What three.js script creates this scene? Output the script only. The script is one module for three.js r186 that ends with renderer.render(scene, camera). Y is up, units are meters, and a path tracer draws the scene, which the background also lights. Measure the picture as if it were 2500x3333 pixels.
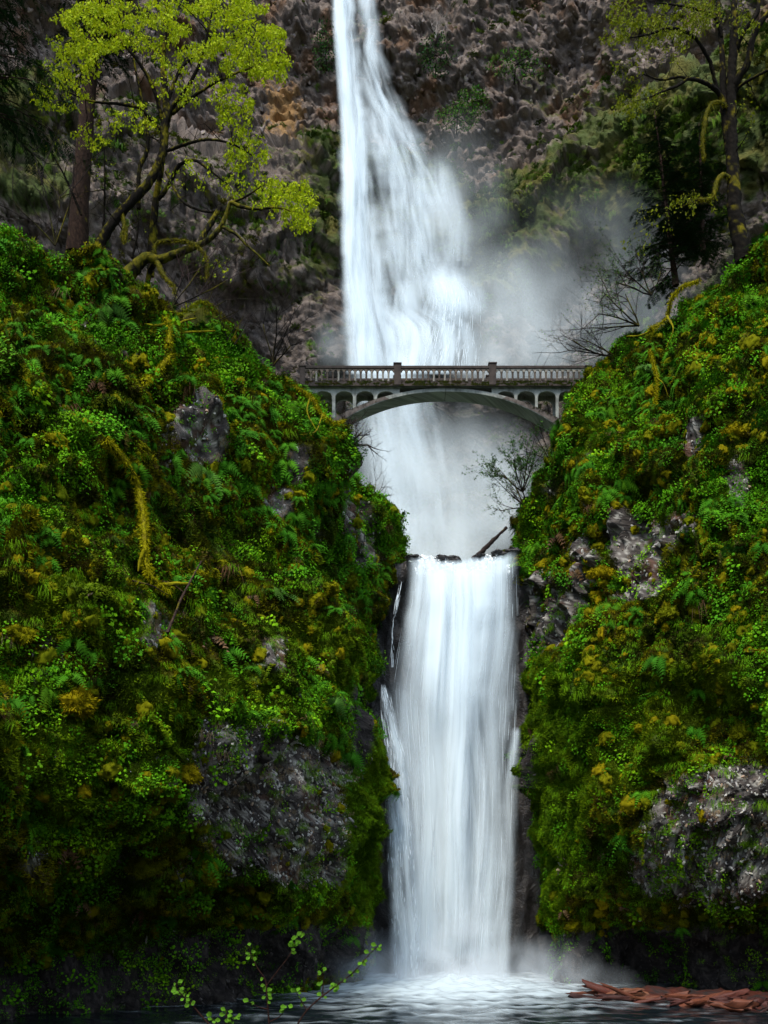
import * as THREE from 'three';

// ---------------------------------------------------------------- camera, sky, sun, exposure
const EYE = 4, FOCAL = 3240, MIDX = 1250, HORIZON = 2880;      // lens in photograph pixels (2500 x 3333), upright camera with a raised lens
const scene = new THREE.Scene();
const camera = new THREE.PerspectiveCamera(2 * Math.atan(3333 / 2 / FOCAL) * 180 / Math.PI, 2500 / 3333, 0.1, 900);
camera.position.set(0, EYE, 0);
camera.lookAt(0, EYE, -10);
camera.setViewOffset(2500, 3333, 0, -(HORIZON - 1666.5), 2500, 3333);

// overcast sky: three times brighter overhead than at the horizon, even all round
{
  const w = 64, h = 64, data = new Float32Array(w * h * 4);
  for (let j = 0; j < h; j++) {
    const el = ((j + 0.5) / h - 0.5) * Math.PI, s = Math.max(0, Math.sin(el));
    const L = el > 0 ? 0.31 * (1 + 2 * s) : 0.08;
    for (let i = 0; i < w; i++) data.set([L * 0.82, L * 0.98, L * 1.18, 1], (j * w + i) * 4);
  }
  const sky = new THREE.DataTexture(data, w, h, THREE.RGBAFormat, THREE.FloatType);
  sky.mapping = THREE.EquirectangularReflectionMapping;
  sky.magFilter = sky.minFilter = THREE.LinearFilter;
  sky.needsUpdate = true;
  scene.background = sky; scene.environment = sky;
}
const sun = new THREE.DirectionalLight(0xfff4e4, 1.5);
sun.position.set(-22, 100, 4);
sun.target.position.set(0, 10, -50);
sun.castShadow = true; sun.shadow.radius = 30;
sun.shadow.mapSize.set(2048, 2048);
Object.assign(sun.shadow.camera, { left: -80, right: 80, top: 90, bottom: -60, near: 1, far: 260 });
scene.add(sun, sun.target);

const renderer = new THREE.WebGLRenderer({ antialias: true });
renderer.toneMapping = THREE.LinearToneMapping;
renderer.toneMappingExposure = 2.5;
renderer.shadowMap.enabled = true;

// ---------------------------------------------------------------- helpers
const V = (x, y, z) => new THREE.Vector3(x, y, z);
const at = (px, py, d) => V((px - MIDX) / FOCAL * d, EYE + (HORIZON - py) / FOCAL * d, -d);
function rngOf(a) { return () => { a |= 0; a = a + 0x6D2B79F5 | 0; let t = Math.imul(a ^ a >>> 15, 1 | a); t = t + Math.imul(t ^ t >>> 7, 61 | t) ^ t; return ((t ^ t >>> 14) >>> 0) / 4294967296; }; }
const clamp = (x, a = 0, b = 1) => x < a ? a : x > b ? b : x;
const lerp = (a, b, t) => a + (b - a) * t;
const sstep = (a, b, x) => { const t = clamp((x - a) / (b - a)); return t * t * (3 - 2 * t); };
function curve(pairs) {            // piecewise linear through [x, y] pairs, eased
  return (x) => {
    if (x <= pairs[0][0]) return pairs[0][1];
    for (let i = 1; i < pairs.length; i++) if (x <= pairs[i][0]) {
      const [x0, y0] = pairs[i - 1], [x1, y1] = pairs[i];
      return lerp(y0, y1, (x - x0) / (x1 - x0));
    }
    return pairs[pairs.length - 1][1];
  };
}
const PERM = new Uint8Array(512);
{ const r = rngOf(77), p = [...Array(256).keys()]; for (let i = 255; i > 0; i--) { const j = Math.floor(r() * (i + 1)); [p[i], p[j]] = [p[j], p[i]]; } for (let i = 0; i < 512; i++) PERM[i] = p[i & 255]; }
function grad(h, x, y, z) { h &= 15; const u = h < 8 ? x : y, v = h < 4 ? y : h === 12 || h === 14 ? x : z; return ((h & 1) ? -u : u) + ((h & 2) ? -v : v); }
function noise(x, y, z) {
  const X = Math.floor(x), Y = Math.floor(y), Z = Math.floor(z); x -= X; y -= Y; z -= Z;
  const u = x * x * x * (x * (x * 6 - 15) + 10), v = y * y * y * (y * (y * 6 - 15) + 10), w = z * z * z * (z * (z * 6 - 15) + 10);
  const a = PERM[X & 255] + (Y & 255), b = PERM[(X + 1) & 255] + (Y & 255), z0 = Z & 255, z1 = (Z + 1) & 255;
  const aa = PERM[a & 255], ab = PERM[(a + 1) & 255], ba = PERM[b & 255], bb = PERM[(b + 1) & 255];
  const l = (p, q, t) => p + (q - p) * t;
  return l(l(l(grad(PERM[(aa + z0) & 255], x, y, z), grad(PERM[(ba + z0) & 255], x - 1, y, z), u), l(grad(PERM[(ab + z0) & 255], x, y - 1, z), grad(PERM[(bb + z0) & 255], x - 1, y - 1, z), u), v),
    l(l(grad(PERM[(aa + z1) & 255], x, y, z - 1), grad(PERM[(ba + z1) & 255], x - 1, y, z - 1), u), l(grad(PERM[(ab + z1) & 255], x, y - 1, z - 1), grad(PERM[(bb + z1) & 255], x - 1, y - 1, z - 1), u), v), w);
}
function fbm(x, y, z, o = 4) { let s = 0, a = 0.5, t = 0; for (let i = 0; i < o; i++) { s += a * noise(x, y, z); t += a; a *= 0.5; x = x * 2.03 + 11.3; y = y * 2.03 + 5.7; z = z * 2.03 + 3.1; } return s / t; }
const ridge = (x, y, z) => 1 - Math.abs(noise(x, y, z)) * 2;
function cells(x, y, z) {          // distance to the nearest of jittered cell points, 0 at a point and about 1 at a joint, and a number of the cell
  const X = Math.floor(x), Y = Math.floor(y), Z = Math.floor(z); let d1 = 9, d2 = 9, id = 0;
  for (let i = -1; i < 2; i++) for (let j = -1; j < 2; j++) for (let k = -1; k < 2; k++) {
    const h = PERM[(PERM[(PERM[(X + i) & 255] + Y + j) & 255] + Z + k) & 255];
    const dx = X + i + PERM[h] / 255 - x, dy = Y + j + PERM[h + 1] / 255 - y, dz = Z + k + PERM[h + 2] / 255 - z, d = Math.sqrt(dx * dx + dy * dy + dz * dz);
    if (d < d1) { d2 = d1; d1 = d; id = h; } else if (d < d2) d2 = d;
  }
  return [d1, d2 - d1, id / 255];
}
const taken = {};
function numbered(name) { taken[name] = (taken[name] ?? -1) + 1; return taken[name] ? name + '_' + String(taken[name]).padStart(3, '0') : name; }
function tag(o, label, category, group, kind) {
  if (label) o.userData.label = label;
  if (category) o.userData.category = category;
  if (group) o.userData.group = group;
  if (kind) o.userData.kind = kind;
  return o;
}
function group(name, pos, label, category, grp, kind) {
  const g = new THREE.Group(); g.name = numbered(name); g.position.copy(pos); scene.add(g);
  return tag(g, label, category, grp, kind);
}
function mesh(name, geo, mat, parent = scene) {
  const m = new THREE.Mesh(geo, mat); m.name = parent === scene ? numbered(name) : name;
  m.castShadow = m.receiveShadow = true; parent.add(m); return m;
}
// collects triangles with normals and colours
class Soup {
  constructor() { this.p = []; this.n = []; this.c = []; this.i = []; this.t = null; }
  v(x, y, z, nx, ny, nz, c) { this.p.push(x, y, z); this.n.push(nx, ny, nz); this.c.push(c[0], c[1], c[2]); return this.p.length / 3 - 1; }
  tri(a, b, c, col) {
    const ux = b.x - a.x, uy = b.y - a.y, uz = b.z - a.z, vx = c.x - a.x, vy = c.y - a.y, vz = c.z - a.z;
    let nx = uy * vz - uz * vy, ny = uz * vx - ux * vz, nz = ux * vy - uy * vx; const l = Math.hypot(nx, ny, nz) || 1; nx /= l; ny /= l; nz /= l;
    const k = this.v(a.x, a.y, a.z, nx, ny, nz, col); this.v(b.x, b.y, b.z, nx, ny, nz, col); this.v(c.x, c.y, c.z, nx, ny, nz, col);
    this.i.push(k, k + 1, k + 2);
  }
  quad(a, b, c, d, col) { this.tri(a, b, c, col); this.tri(a, c, d, col); }
  tube(pts, radii, sides, colAt) {
    if (!this.t) this.t = []; let along = 0; const n = pts.length, T = new THREE.Vector3(), N = V(0.31, 0.2, 0.93), B = new THREE.Vector3(); let prev = -1;
    for (let k = 0; k < n; k++) {
      T.subVectors(pts[Math.min(n - 1, k + 1)], pts[Math.max(0, k - 1)]).normalize();
      N.addScaledVector(T, -N.dot(T)); if (N.lengthSq() < 1e-6) N.set(T.y, -T.x, 0.01); N.normalize(); B.crossVectors(T, N);
      const r = typeof radii === 'function' ? radii(k / (n - 1)) : radii[k]; let first = -1; if (k) along += pts[k].distanceTo(pts[k - 1]);
      for (let s = 0; s < sides; s++) {
        const a = s / sides * 6.28318, ca = Math.cos(a), sa = Math.sin(a);
        const nx = N.x * ca + B.x * sa, ny = N.y * ca + B.y * sa, nz = N.z * ca + B.z * sa, rr = r * (colAt && colAt.bump ? colAt.bump(pts[k], nx, ny, nz) : 1);
        const x = pts[k].x + nx * rr, y = pts[k].y + ny * rr, z = pts[k].z + nz * rr;
        const id = this.v(x, y, z, nx, ny, nz, typeof colAt === 'function' ? colAt(x, y, z, ny, k / (n - 1)) : colAt); if (s === 0) first = id; this.t[id * 2] = Math.min(s, sides - s) / sides * 6.283 * Math.max(r, 0.03) * 0.8; this.t[id * 2 + 1] = along * 0.35;
      }
      if (prev >= 0) for (let s = 0; s < sides; s++) { const s2 = (s + 1) % sides; this.i.push(prev + s, prev + s2, first + s, prev + s2, first + s2, first + s); }
      prev = first;
    }
  }
  geo() {
    const g = new THREE.BufferGeometry();
    g.setAttribute('position', new THREE.BufferAttribute(new Float32Array(this.p), 3));
    g.setAttribute('normal', new THREE.BufferAttribute(new Float32Array(this.n), 3));
    g.setAttribute('color', new THREE.BufferAttribute(new Float32Array(this.c), 3));
    if (this.t) { const u = new Float32Array(this.p.length / 3 * 2); for (let k = 0; k < u.length; k++) u[k] = this.t[k] || 0; g.setAttribute('uv', new THREE.BufferAttribute(u, 2)); }
    g.setIndex(new THREE.BufferAttribute(new Uint32Array(this.i), 1));
    return g;
  }
}
function smoothPath(pts, step) { const c = new THREE.CatmullRomCurve3(pts, false, 'centripetal'); return c.getSpacedPoints(Math.max(2, Math.round(c.getLength() / step))); }
function noiseTexture(size, fn, srgb) {
  const d = new Uint8Array(size * size * 4);
  for (let j = 0; j < size; j++) for (let i = 0; i < size; i++) { const c = fn(i / size, j / size), k = (j * size + i) * 4; d[k] = c[0] * 255; d[k + 1] = c[1] * 255; d[k + 2] = c[2] * 255; d[k + 3] = 255; }
  const t = new THREE.DataTexture(d, size, size); t.wrapS = t.wrapT = THREE.RepeatWrapping; t.magFilter = THREE.LinearFilter; t.minFilter = THREE.LinearMipmapLinearFilter;
  if (srgb) t.colorSpace = THREE.SRGBColorSpace; t.needsUpdate = true; return t;
}
// noise that repeats after one unit square
function tiled(u, v, f, seed, o = 4) { const a = u * 6.28318, b = v * 6.28318, R = f / 6.28318; return fbm(Math.cos(a) * R + seed, Math.sin(a) * R + Math.cos(b) * R + seed * 1.7, Math.sin(b) * R - seed, o); }
const roughBump = noiseTexture(512, (u, v) => { const x = clamp(0.5 + 0.45 * tiled(u, v, 10, 3.3, 5) + 0.3 * tiled(u, v, 42, 8.1, 3)); return [x, x, x]; });
const grain = noiseTexture(512, (u, v) => { const x = clamp(0.74 + 0.5 * tiled(u, v, 40, 5.3, 4) + 0.25 * tiled(u, v, 9, 1.2, 3)); return [x, x * 0.98, x * 0.96]; });

// ---------------------------------------------------------------- setting: cliffs
// a grid of points: rows go up, columns follow the rock face
function gridMesh(rows, cols, point, displace, colour, uvScale) {
  const P = new Float32Array(rows * cols * 3), C = new Float32Array(rows * cols * 3), UV = new Float32Array(rows * cols * 2), I = new Uint32Array((rows - 1) * (cols - 1) * 6);
  for (let j = 0; j < rows; j++) for (let i = 0; i < cols; i++) { const p = point(i, j); P.set([p.x, p.y, p.z], (j * cols + i) * 3); }
  for (let j = 0, k = 0; j < rows - 1; j++) for (let i = 0; i < cols - 1; i++) { const a = j * cols + i; I.set([a, a + 1, a + cols, a + 1, a + cols + 1, a + cols], k); k += 6; }
  for (let j = 0; j < rows; j++) { for (let i = 0; i < cols; i++) { const k = j * cols + i; UV[k * 2] = (P[k * 3] - 0.6 * P[k * 3 + 2]) * uvScale; UV[k * 2 + 1] = (P[k * 3 + 1] - 0.15 * P[k * 3 + 2]) * uvScale; } }
  const g = new THREE.BufferGeometry();
  g.setAttribute('position', new THREE.BufferAttribute(P, 3));
  g.setIndex(new THREE.BufferAttribute(I, 1));
  g.computeVertexNormals();
  const N = g.attributes.normal.array;
  for (let k = 0; k < rows * cols; k++) {
    const d = displace(P[k * 3], P[k * 3 + 1], P[k * 3 + 2]);
    P[k * 3] += N[k * 3] * d; P[k * 3 + 1] += N[k * 3 + 1] * d; P[k * 3 + 2] += N[k * 3 + 2] * d;
  }
  g.computeVertexNormals();
  for (let k = 0; k < rows * cols; k++) C.set(colour(P[k * 3], P[k * 3 + 1], P[k * 3 + 2], g.attributes.normal.array.subarray(k * 3, k * 3 + 3)), k * 3);
  g.setAttribute('color', new THREE.BufferAttribute(C, 3));
  g.setAttribute('uv', new THREE.BufferAttribute(UV, 2));
  return g;
}
const cliffMat = new THREE.MeshPhysicalMaterial({ vertexColors: true, roughness: 0.9, specularIntensity: 0.25, map: grain, bumpMap: roughBump, bumpScale: 0.06 });

const S = 1.507;                                                   // outlines were read from a picture 1659 pixels wide
const leftEdge = curve([[400, -60], [430, 60], [470, 126], [520, 172], [590, 240], [640, 330], [700, 440], [740, 512], [780, 600], [800, 640], [830, 676], [870, 684], [915, 722], [960, 752], [1000, 778], [1060, 810], [1100, 830], [1180, 846], [1210, 864], [1250, 858], [1300, 842], [1400, 826], [1460, 818], [1500, 806], [1600, 824], [1700, 830], [2000, 830], [2080, 822], [2150, 800]].map(([y, x]) => [y * S, x * S]));
const rightEdge = curve([[330, 1760], [430, 1660], [520, 1616], [560, 1570], [620, 1490], [680, 1410], [740, 1322], [780, 1286], [800, 1274], [860, 1252], [900, 1234], [930, 1216], [960, 1190], [1000, 1160], [1060, 1132], [1130, 1104], [1180, 1100], [1195, 1122], [1250, 1128], [1400, 1134], [1500, 1138], [1600, 1144], [1700, 1158], [1850, 1164], [2000, 1166], [2100, 1170]].map(([y, x]) => [y * S, x * S]));
const leftBase = curve([[-9000, 7], [-6000, 9.5], [-3000, 14], [-1500, 19], [-700, 22.5], [0, 26], [700, 30.5], [1000, 35], [1260, 43.5], [1400, 46]]);
const rightBase = curve([[1500, 47], [1690, 45], [1900, 41], [2200, 37], [2500, 34], [3200, 29], [4500, 22], [7000, 13], [10000, 8]]);
const lean = curve([[0, 0], [9, 0], [12.5, 0.3], [14.5, 1.4], [16.5, 2.9], [19, 3.7], [22, 4.4], [24, 5.8], [27, 7.6], [31, 10.4], [36, 13.8], [42, 18], [50, 26]]);
const undercut = (y, reach, top) => reach * (1 - sstep(0.3, top, y));
function faceDepth(side, q, y) {
  return side < 0 ? leftBase(q) + lean(y) * 1.2 + undercut(y, 5.4 * sstep(1300, 900, q) + 0.8, 7.5) : rightBase(q) + lean(y) * 0.92 + undercut(y, 6 * sstep(1720, 2150, q) + 1, 7.5);
}
function noseOf(side, y) {                                         // where a level slice of the rock turns back into the ravine
  let q = side < 0 ? 1000 : 1750;
  for (let k = 0; k < 6; k++) { const d = faceDepth(side, q, y); q = (side < 0 ? leftEdge : rightEdge)(HORIZON - (y - EYE) * FOCAL / d); q += side < 0 ? 16 - 190 * sstep(860, 330, q) : -30; }
  return q;
}
function lumps(x, y, z) {
  const a = fbm(x * 0.16, y * 0.16, z * 0.16, 3) * 2.0 * (1 - 0.75 * (x < 0 ? sstep(23, 29, y) : 0)), b = fbm(x * 0.55 + 7, y * 0.42, z * 0.55, 3) * 1.35;
  const c = cells(x * 0.9 + 3, y * 0.55, z * 0.9), e = ridge(x * 1.3, y * 0.5, z * 1.3) * 0.16;
  const tt = y * 0.4 + fbm(x * 0.42, y * 0.2, z * 0.42 + 5, 3) * 3.0, sf = tt - Math.floor(tt), led = (1 - sf) * sstep(0, 0.07, sf) * 0.8 * sstep(-0.1, 0.25, noise(x * 0.3 + 3, y * 0.25, z * 0.3)) * sstep(1, 5, y);
  return a + b + led + (0.45 - c[0]) * 0.34 + e + fbm(x * 2.6, y * 2.2, z * 2.6, 3) * 0.24 - 0.75 - (x < 0 ? 1.1 * sstep(25, 33, y) : 0);
}
// where bare rock, wet dark rock and algae show: ellipses in metres on the faces, read from the photograph
const zone = (px, py, d, rx, ry) => { for (let k = 0; k < 6; k++) d = faceDepth(px < 1500 ? -1 : 1, px, EYE + (HORIZON - py) / FOCAL * d); const p = at(px, py, d); return [p.x, p.y, rx * d / FOCAL, ry * d / FOCAL]; };
const rockZones = [zone(900, 2640, 37, 230, 250), zone(690, 2470, 35, 60, 130), zone(1080, 2480, 40, 90, 60), zone(2400, 2720, 38, 240, 240), zone(650, 1360, 40, 80, 120), zone(900, 1590, 42, 50, 70), zone(1150, 1420, 50, 40, 50), zone(1180, 1720, 50, 60, 120), zone(970, 1500, 46, 40, 60),
  zone(1910, 1820, 46, 40, 130), zone(2110, 1720, 45, 70, 130), zone(2040, 1690, 45, 40, 110), zone(2180, 1720, 44, 50, 80), zone(2100, 1900, 44, 60, 60), zone(2410, 1560, 44, 40, 90), zone(2260, 1400, 46, 30, 80), zone(1800, 2000, 46, 70, 100), zone(420, 1120, 40, 40, 40), zone(880, 2100, 38, 40, 70), zone(500, 2050, 35, 30, 80), zone(1740, 1900, 46, 40, 60)];
const bareZones = [zone(200, 3270, 30, 700, 150), zone(900, 3110, 35, 400, 100), zone(2200, 3150, 40, 520, 130), zone(1175, 2330, 44, 45, 150), zone(1712, 2600, 45, 22, 280)];
const sheetZones = [zone(1980, 2380, 40, 200, 190), zone(1830, 2250, 42, 110, 130), zone(2250, 2250, 38, 150, 110), zone(1090, 2130, 40, 130, 110), zone(820, 2230, 36, 120, 80), zone(300, 2000, 34, 170, 120), zone(250, 2500, 31, 190, 170), zone(520, 2330, 32, 110, 130), zone(1950, 1400, 47, 90, 80)];
const algaeZones = [zone(1205, 2700, 43.5, 75, 360), zone(1790, 2560, 44, 95, 460), zone(1225, 2200, 44.5, 40, 60)];
function inZones(list, x, y) { let m = 0; for (const [cx, cy, rx, ry] of list) { const d = ((x - cx) / rx) ** 2 + ((y - cy) / ry) ** 2; if (d < 2.2) m = Math.max(m, 1 - sstep(0.4, 1.7, d)); } return m; }
function bareRock(x, y, z) {
  const n = fbm(x * 0.7 + 40, y * 0.32, z * 0.7, 3), m = inZones(rockZones, x, y);
  return clamp(sstep(0.24, 0.42, n) * 0.7 + sstep(0.34, 0.62, m + n * 0.55 + fbm(x * 2.2, y * 2.2, z * 2.2, 2) * 0.35));
}
const ROCK = [0.075, 0.066, 0.062], ROCKD = [0.036, 0.032, 0.033], ROCKL = [0.42, 0.41, 0.38], ROCKR = [0.13, 0.075, 0.055], MOSS = [0.045, 0.082, 0.004], MOSSY = [0.125, 0.112, 0.004], MOSSG = [0.030, 0.092, 0.004], SOIL = [0.034, 0.023, 0.010], ALGAE = [0.070, 0.15, 0.003];
const mix3 = (a, b, t) => [a[0] + (b[0] - a[0]) * t, a[1] + (b[1] - a[1]) * t, a[2] + (b[2] - a[2]) * t];
function cliffColour(x, y, z) {
  const f = fbm(x * 3.1, y * 3.1, z * 3.1, 3), g = fbm(x * 0.9, y * 0.9, z * 0.9 + 9, 3), h = noise(x * 9, y * 9, z * 9);
  let c = mix3(MOSS, MOSSY, sstep(0.0, 0.35, g + f * 0.5)); c = mix3(c, MOSSG, sstep(0.0, 0.4, -g + f * 0.4)); c = mix3(c, SOIL, sstep(0.12, 0.3, f * 0.8 - h * 0.25));
  const r = bareRock(x, y, z); let k = mix3(ROCK, ROCKD, sstep(0.0, 0.35, f)); k = mix3(k, [0.17, 0.155, 0.145], sstep(0.05, 0.35, noise(x * 1.3, y * 1.3, z * 1.3 + 2) + h * 0.3)); k = mix3(k, ROCKR, sstep(0.2, 0.4, noise(x * 0.8, y * 0.8, z * 0.8 + 4)));
  k = mix3(k, ROCKL, sstep(0.2, 0.4, noise(x * 3.7 + 5, y * 3.2, z * 3.7) + h * 0.5));
  c = mix3(c, k, r);
  const sh = inZones(sheetZones, x, y); if (sh > 0) c = mix3(c, [0.085, 0.14, 0.004], sstep(0.3, 0.7, sh + f * 0.5) * 0.8);
  const al = inZones(algaeZones, x, y); if (al > 0) c = mix3(c, ALGAE, sstep(0.25, 0.7, al + f * 0.4));
  const dk = inZones(bareZones, x, y); if (dk > 0) c = mix3(c, mix3(ROCKD, ROCK, sstep(0.0, 0.3, h + f)), sstep(0.2, 0.55, dk + f * 0.6));
  return c;
}
const STEP = 0.1, LEVELS = 460, LOW = -1.6;
function wallGrid(side) {
  const coarse = 26, inView = side < 0 ? 296 : 216, back = 44, cols = coarse + inView + back;
  const nose = [], rows = LEVELS;
  for (let j = 0; j < rows; j++) nose.push(noseOf(side, LOW + j * STEP));
  // soften steps in the outline
  const soft = nose.map((_, j) => { let s = 0, n = 0; for (let k = -3; k <= 3; k++) { const a = nose[clamp(j + k, 0, rows - 1)]; s += a; n++; } return s / n; });
  const far = side < 0 ? -9000 : 10000, edge = side < 0 ? -380 : 2900;
  const point = (i0, j) => {
    const i = side < 0 ? i0 : cols - 1 - i0;                        // both walls run from left to right as seen
    const y = LOW + j * STEP, qn = side < 0 ? Math.max(soft[j], -330) : Math.min(soft[j], 2860), dn = faceDepth(side, qn, y), R = 2.4, turn = 95 * (side < 0 ? 1 : -1);
    if (i < coarse) { const t = i / coarse, q = edge + (far - edge) * (1 - t) ** 2.2, d = faceDepth(side, q, y); return V((q - MIDX) / FOCAL * d, y, -d); }
    if (i < coarse + inView) {
      const t = (i - coarse) / (inView - 1), q = lerp(edge, qn, t), r = clamp(1 - (qn - q) / turn, 0, 1), d = faceDepth(side, q, y) + R * (1 - Math.sqrt(1 - r * r * 0.98));
      return V((q - MIDX) / FOCAL * d, y, -d);
    }
    const s = (i - coarse - inView + 1) / back, d = dn + R * 0.86 + 26 * s ** 1.7;
    return V((qn - MIDX) / FOCAL * (dn + R * 0.86) + side * 2.5 * s, y, -d);
  };
  return gridMesh(rows, cols, point, lumps, cliffColour, 0.42);
}
const leftGeo = wallGrid(-1), rightGeo = wallGrid(1);
tag(mesh('cliff_left', leftGeo, cliffMat), 'mossy rock wall and slope left of the lower waterfall', null, null, 'structure');
tag(mesh('cliff_right', rightGeo, cliffMat), 'mossy rock wall and slope right of the lower waterfall', null, null, 'structure');

// rock step under the lower fall, with the stream bed on top
const LIP = at(1500, 1816, 48.8).y;
{
  const rows = 210, cols = 130, bed = 60;
  const g = gridMesh(rows, cols, (i, j) => {
    const x = lerp(-4, 10.5, i / (cols - 1)), k = j - bed, y = j < rows - bed ? lerp(-1.6, LIP - 0.2, j / (rows - bed)) : LIP - 0.2, over = Math.max(0, j - (rows - bed));
    return V(x, y, -(49.2 + 1.0 * sstep(6, 18, y) - 0.9 * sstep(17, 20, y) + over * 0.6));
  }, (x, y, z) => fbm(x * 0.5, y * 0.2, z * 0.5, 4) * 0.9 + noise(x * 1.7, y * 0.6, z * 1.7) * 0.2 + (y > LIP - 0.6 ? noise(x * 1.6, 3, z * 1.6) * 0.22 : 0), (x, y, z) => mix3(ROCKD, [0.06, 0.055, 0.055], sstep(-0.1, 0.4, fbm(x * 2, y * 0.8, z * 2, 3))), 0.42);
  tag(mesh('rock_step', g, new THREE.MeshStandardMaterial({ vertexColors: true, roughness: 0.45, map: grain, bumpMap: roughBump, bumpScale: 0.08 })), 'dark wet rock step behind the lower waterfall', null, null, 'structure');
}

// tall cliff behind
const farBase = curve([[-6000, 40], [-2500, 55], [-600, 74], [0, 80], [600, 86], [1000, 88], [1250, 90], [1500, 89.5], [1900, 87], [2300, 80], [2700, 72], [4500, 56], [8000, 40]]);
function farDepth(q, h) {
  const wx = (q - 1250) / 40, wob = fbm(wx * 0.09, h * 0.04, 2.2, 3) * 9, hh = h + wob;
  let d = farBase(q);
  d += 1.5 * sstep(67, 71, hh) - 1.6 * sstep(75, 82, hh);                       // recess above the green ledges, rough band above it
  d -= 1.5 * sstep(55, 58, hh - 2.5 * sstep(1400, 2200, q)) * (1 - sstep(66, 70, hh));
  d += 1.3 * (1 - sstep(51, 55, hh - 3 * sstep(1300, 1900, q))) - 3.0 * (1 - sstep(36, 50, hh));   // hollow under the overhang, bulging toe
  const knob = Math.exp(-(((q - 1040) / 110) ** 2) - ((h - 47) / 7) ** 2); d -= 4.5 * knob;
  const mound = Math.exp(-(((q - 1640) / 120) ** 2) - ((h - 50) / 4.2) ** 2); d -= 4.5 * mound * 1;
  const mound2 = Math.exp(-(((q - 1480) / 90) ** 2) - ((h - 52) / 3.5) ** 2); d -= 3.5 * mound2;
  return d;
}
const farColour = (x, y, z, n) => {
  const f = fbm(x * 1.2, y * 1.2, z * 1.2, 3), g = fbm(x * 0.13 + 3, y * 0.13, z * 0.13, 4), h = noise(x * 4, y * 4, z * 4), q = MIDX + x / -z * FOCAL, hh = y + fbm((q - 1250) / 40 * 0.09, y * 0.04, 2.2, 3) * 9;
  let c = mix3([0.27, 0.22, 0.19], [0.14, 0.118, 0.112], sstep(-0.25, 0.3, f + h * 0.4));
  c = mix3(c, [0.22, 0.13, 0.08], sstep(0.16, 0.42, noise(x * 0.35, y * 0.35, 8.8) + f * 0.4) * sstep(66, 72, hh) * 0.9);
  c = mix3(c, [0.36, 0.30, 0.27], sstep(0.25, 0.5, noise(x * 1.1, y * 1.1, z) + h * 0.25) * 0.7);
  const or = ((x + 8.9) / 1.7) ** 2 + ((y - 72.5) / 3.2) ** 2; c = mix3(c, [0.42, 0.25, 0.10], sstep(1.3, 0.4, or + f * 1.6 + h * 0.8) * 0.9);   // rust-stained scar
  let gr = sstep(54, 57, hh) * (1 - sstep(68, 71, hh)) * 0.8 + 0.45 * sstep(0.1, 0.3, g) + (1 - sstep(47, 51, hh)) * 0.35;
  if (q > 1950) gr += 0.3; gr -= 0.5 * sstep(1050, 900, q) * sstep(100, 300, q); gr *= 1 - sstep(1.6, 0.8, or);
  const m = sstep(0.42, 0.75, gr + f * 0.55 + 0.35 * n[1] + h * 0.15);
  c = mix3(c, mix3([0.06, 0.10, 0.013], [0.13, 0.13, 0.016], sstep(-0.1, 0.3, fbm(x * 0.5, y * 0.5, 4, 2))), m * 0.85);
  if (hh < 54) c = mix3(c, [0.12, 0.107, 0.104], 0.4);
  return c;
};
let farGeo;
{
  const qs = []; for (let q = -6000; q < -220; q += 340) qs.push(q); for (let q = -220; q <= 2720; q += 7.2) qs.push(q); for (let q = 3000; q <= 8000; q += 360) qs.push(q);
  const hs = []; for (let h = 17; h < 30; h += 0.8) hs.push(h); for (let h = 30; h < 90; h += 0.19) hs.push(h); for (let h = 90; h <= 150; h += 4) hs.push(h);
  farGeo = gridMesh(hs.length, qs.length, (i, j) => { const h = hs[j], q = qs[i], d = farDepth(q, h); return V((q - MIDX) / FOCAL * d, h, -d); },
    (x, y, z) => {
      const q = MIDX + x / -z * FOCAL, hh = y + fbm((q - 1250) / 40 * 0.09, y * 0.04, 2.2, 3) * 9, rough = sstep(66, 72, hh), col = sstep(55, 58, hh) * (1 - sstep(64, 68, hh));
      const c = cells(x * 0.75, y * 0.75, z * 0.75), c2 = cells(x * 1.7, y * 1.7, z * 1.7);
      const lt = y * 0.16 + fbm(x * 0.07, y * 0.05, z * 0.07, 3) * 2.2, ls = lt - Math.floor(lt), ledge = (1 - ls) * sstep(0, 0.06, ls) * 1.1 * (1 - rough * 0.5), c3 = cells(x * 1.0 + 9, y * lerp(0.9, 0.22, col), z * 1.0);
      return fbm(x * 0.16, y * 0.16, z * 0.16, 3) * 2.4 + fbm(x * 0.6, y * 0.6, z * 0.6, 3) * (0.6 + 0.3 * rough) + (c[2] - 0.5) * (0.12 + 0.5 * rough) + (c2[2] - 0.5) * (0.1 + 0.25 * rough) + (c3[2] - 0.5) * 0.25 + ledge - 0.3 * sstep(0.16, 0.02, c[1]) - 0.2 * sstep(0.14, 0.02, c2[1]) + fbm(x * 2.4, y * 2.4, z * 2.4, 2) * 0.28 + col * ridge(x * 1.4, y * 0.12, z * 1.4) * 0.35;
    }, farColour, 0.6);
  tag(mesh('cliff_back', farGeo, new THREE.MeshPhysicalMaterial({ vertexColors: true, roughness: 0.95, specularIntensity: 0.3, map: grain, bumpMap: roughBump, bumpScale: 0.14 })), 'tall brown and green rock cliff behind the upper waterfall', null, null, 'structure');
}
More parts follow.
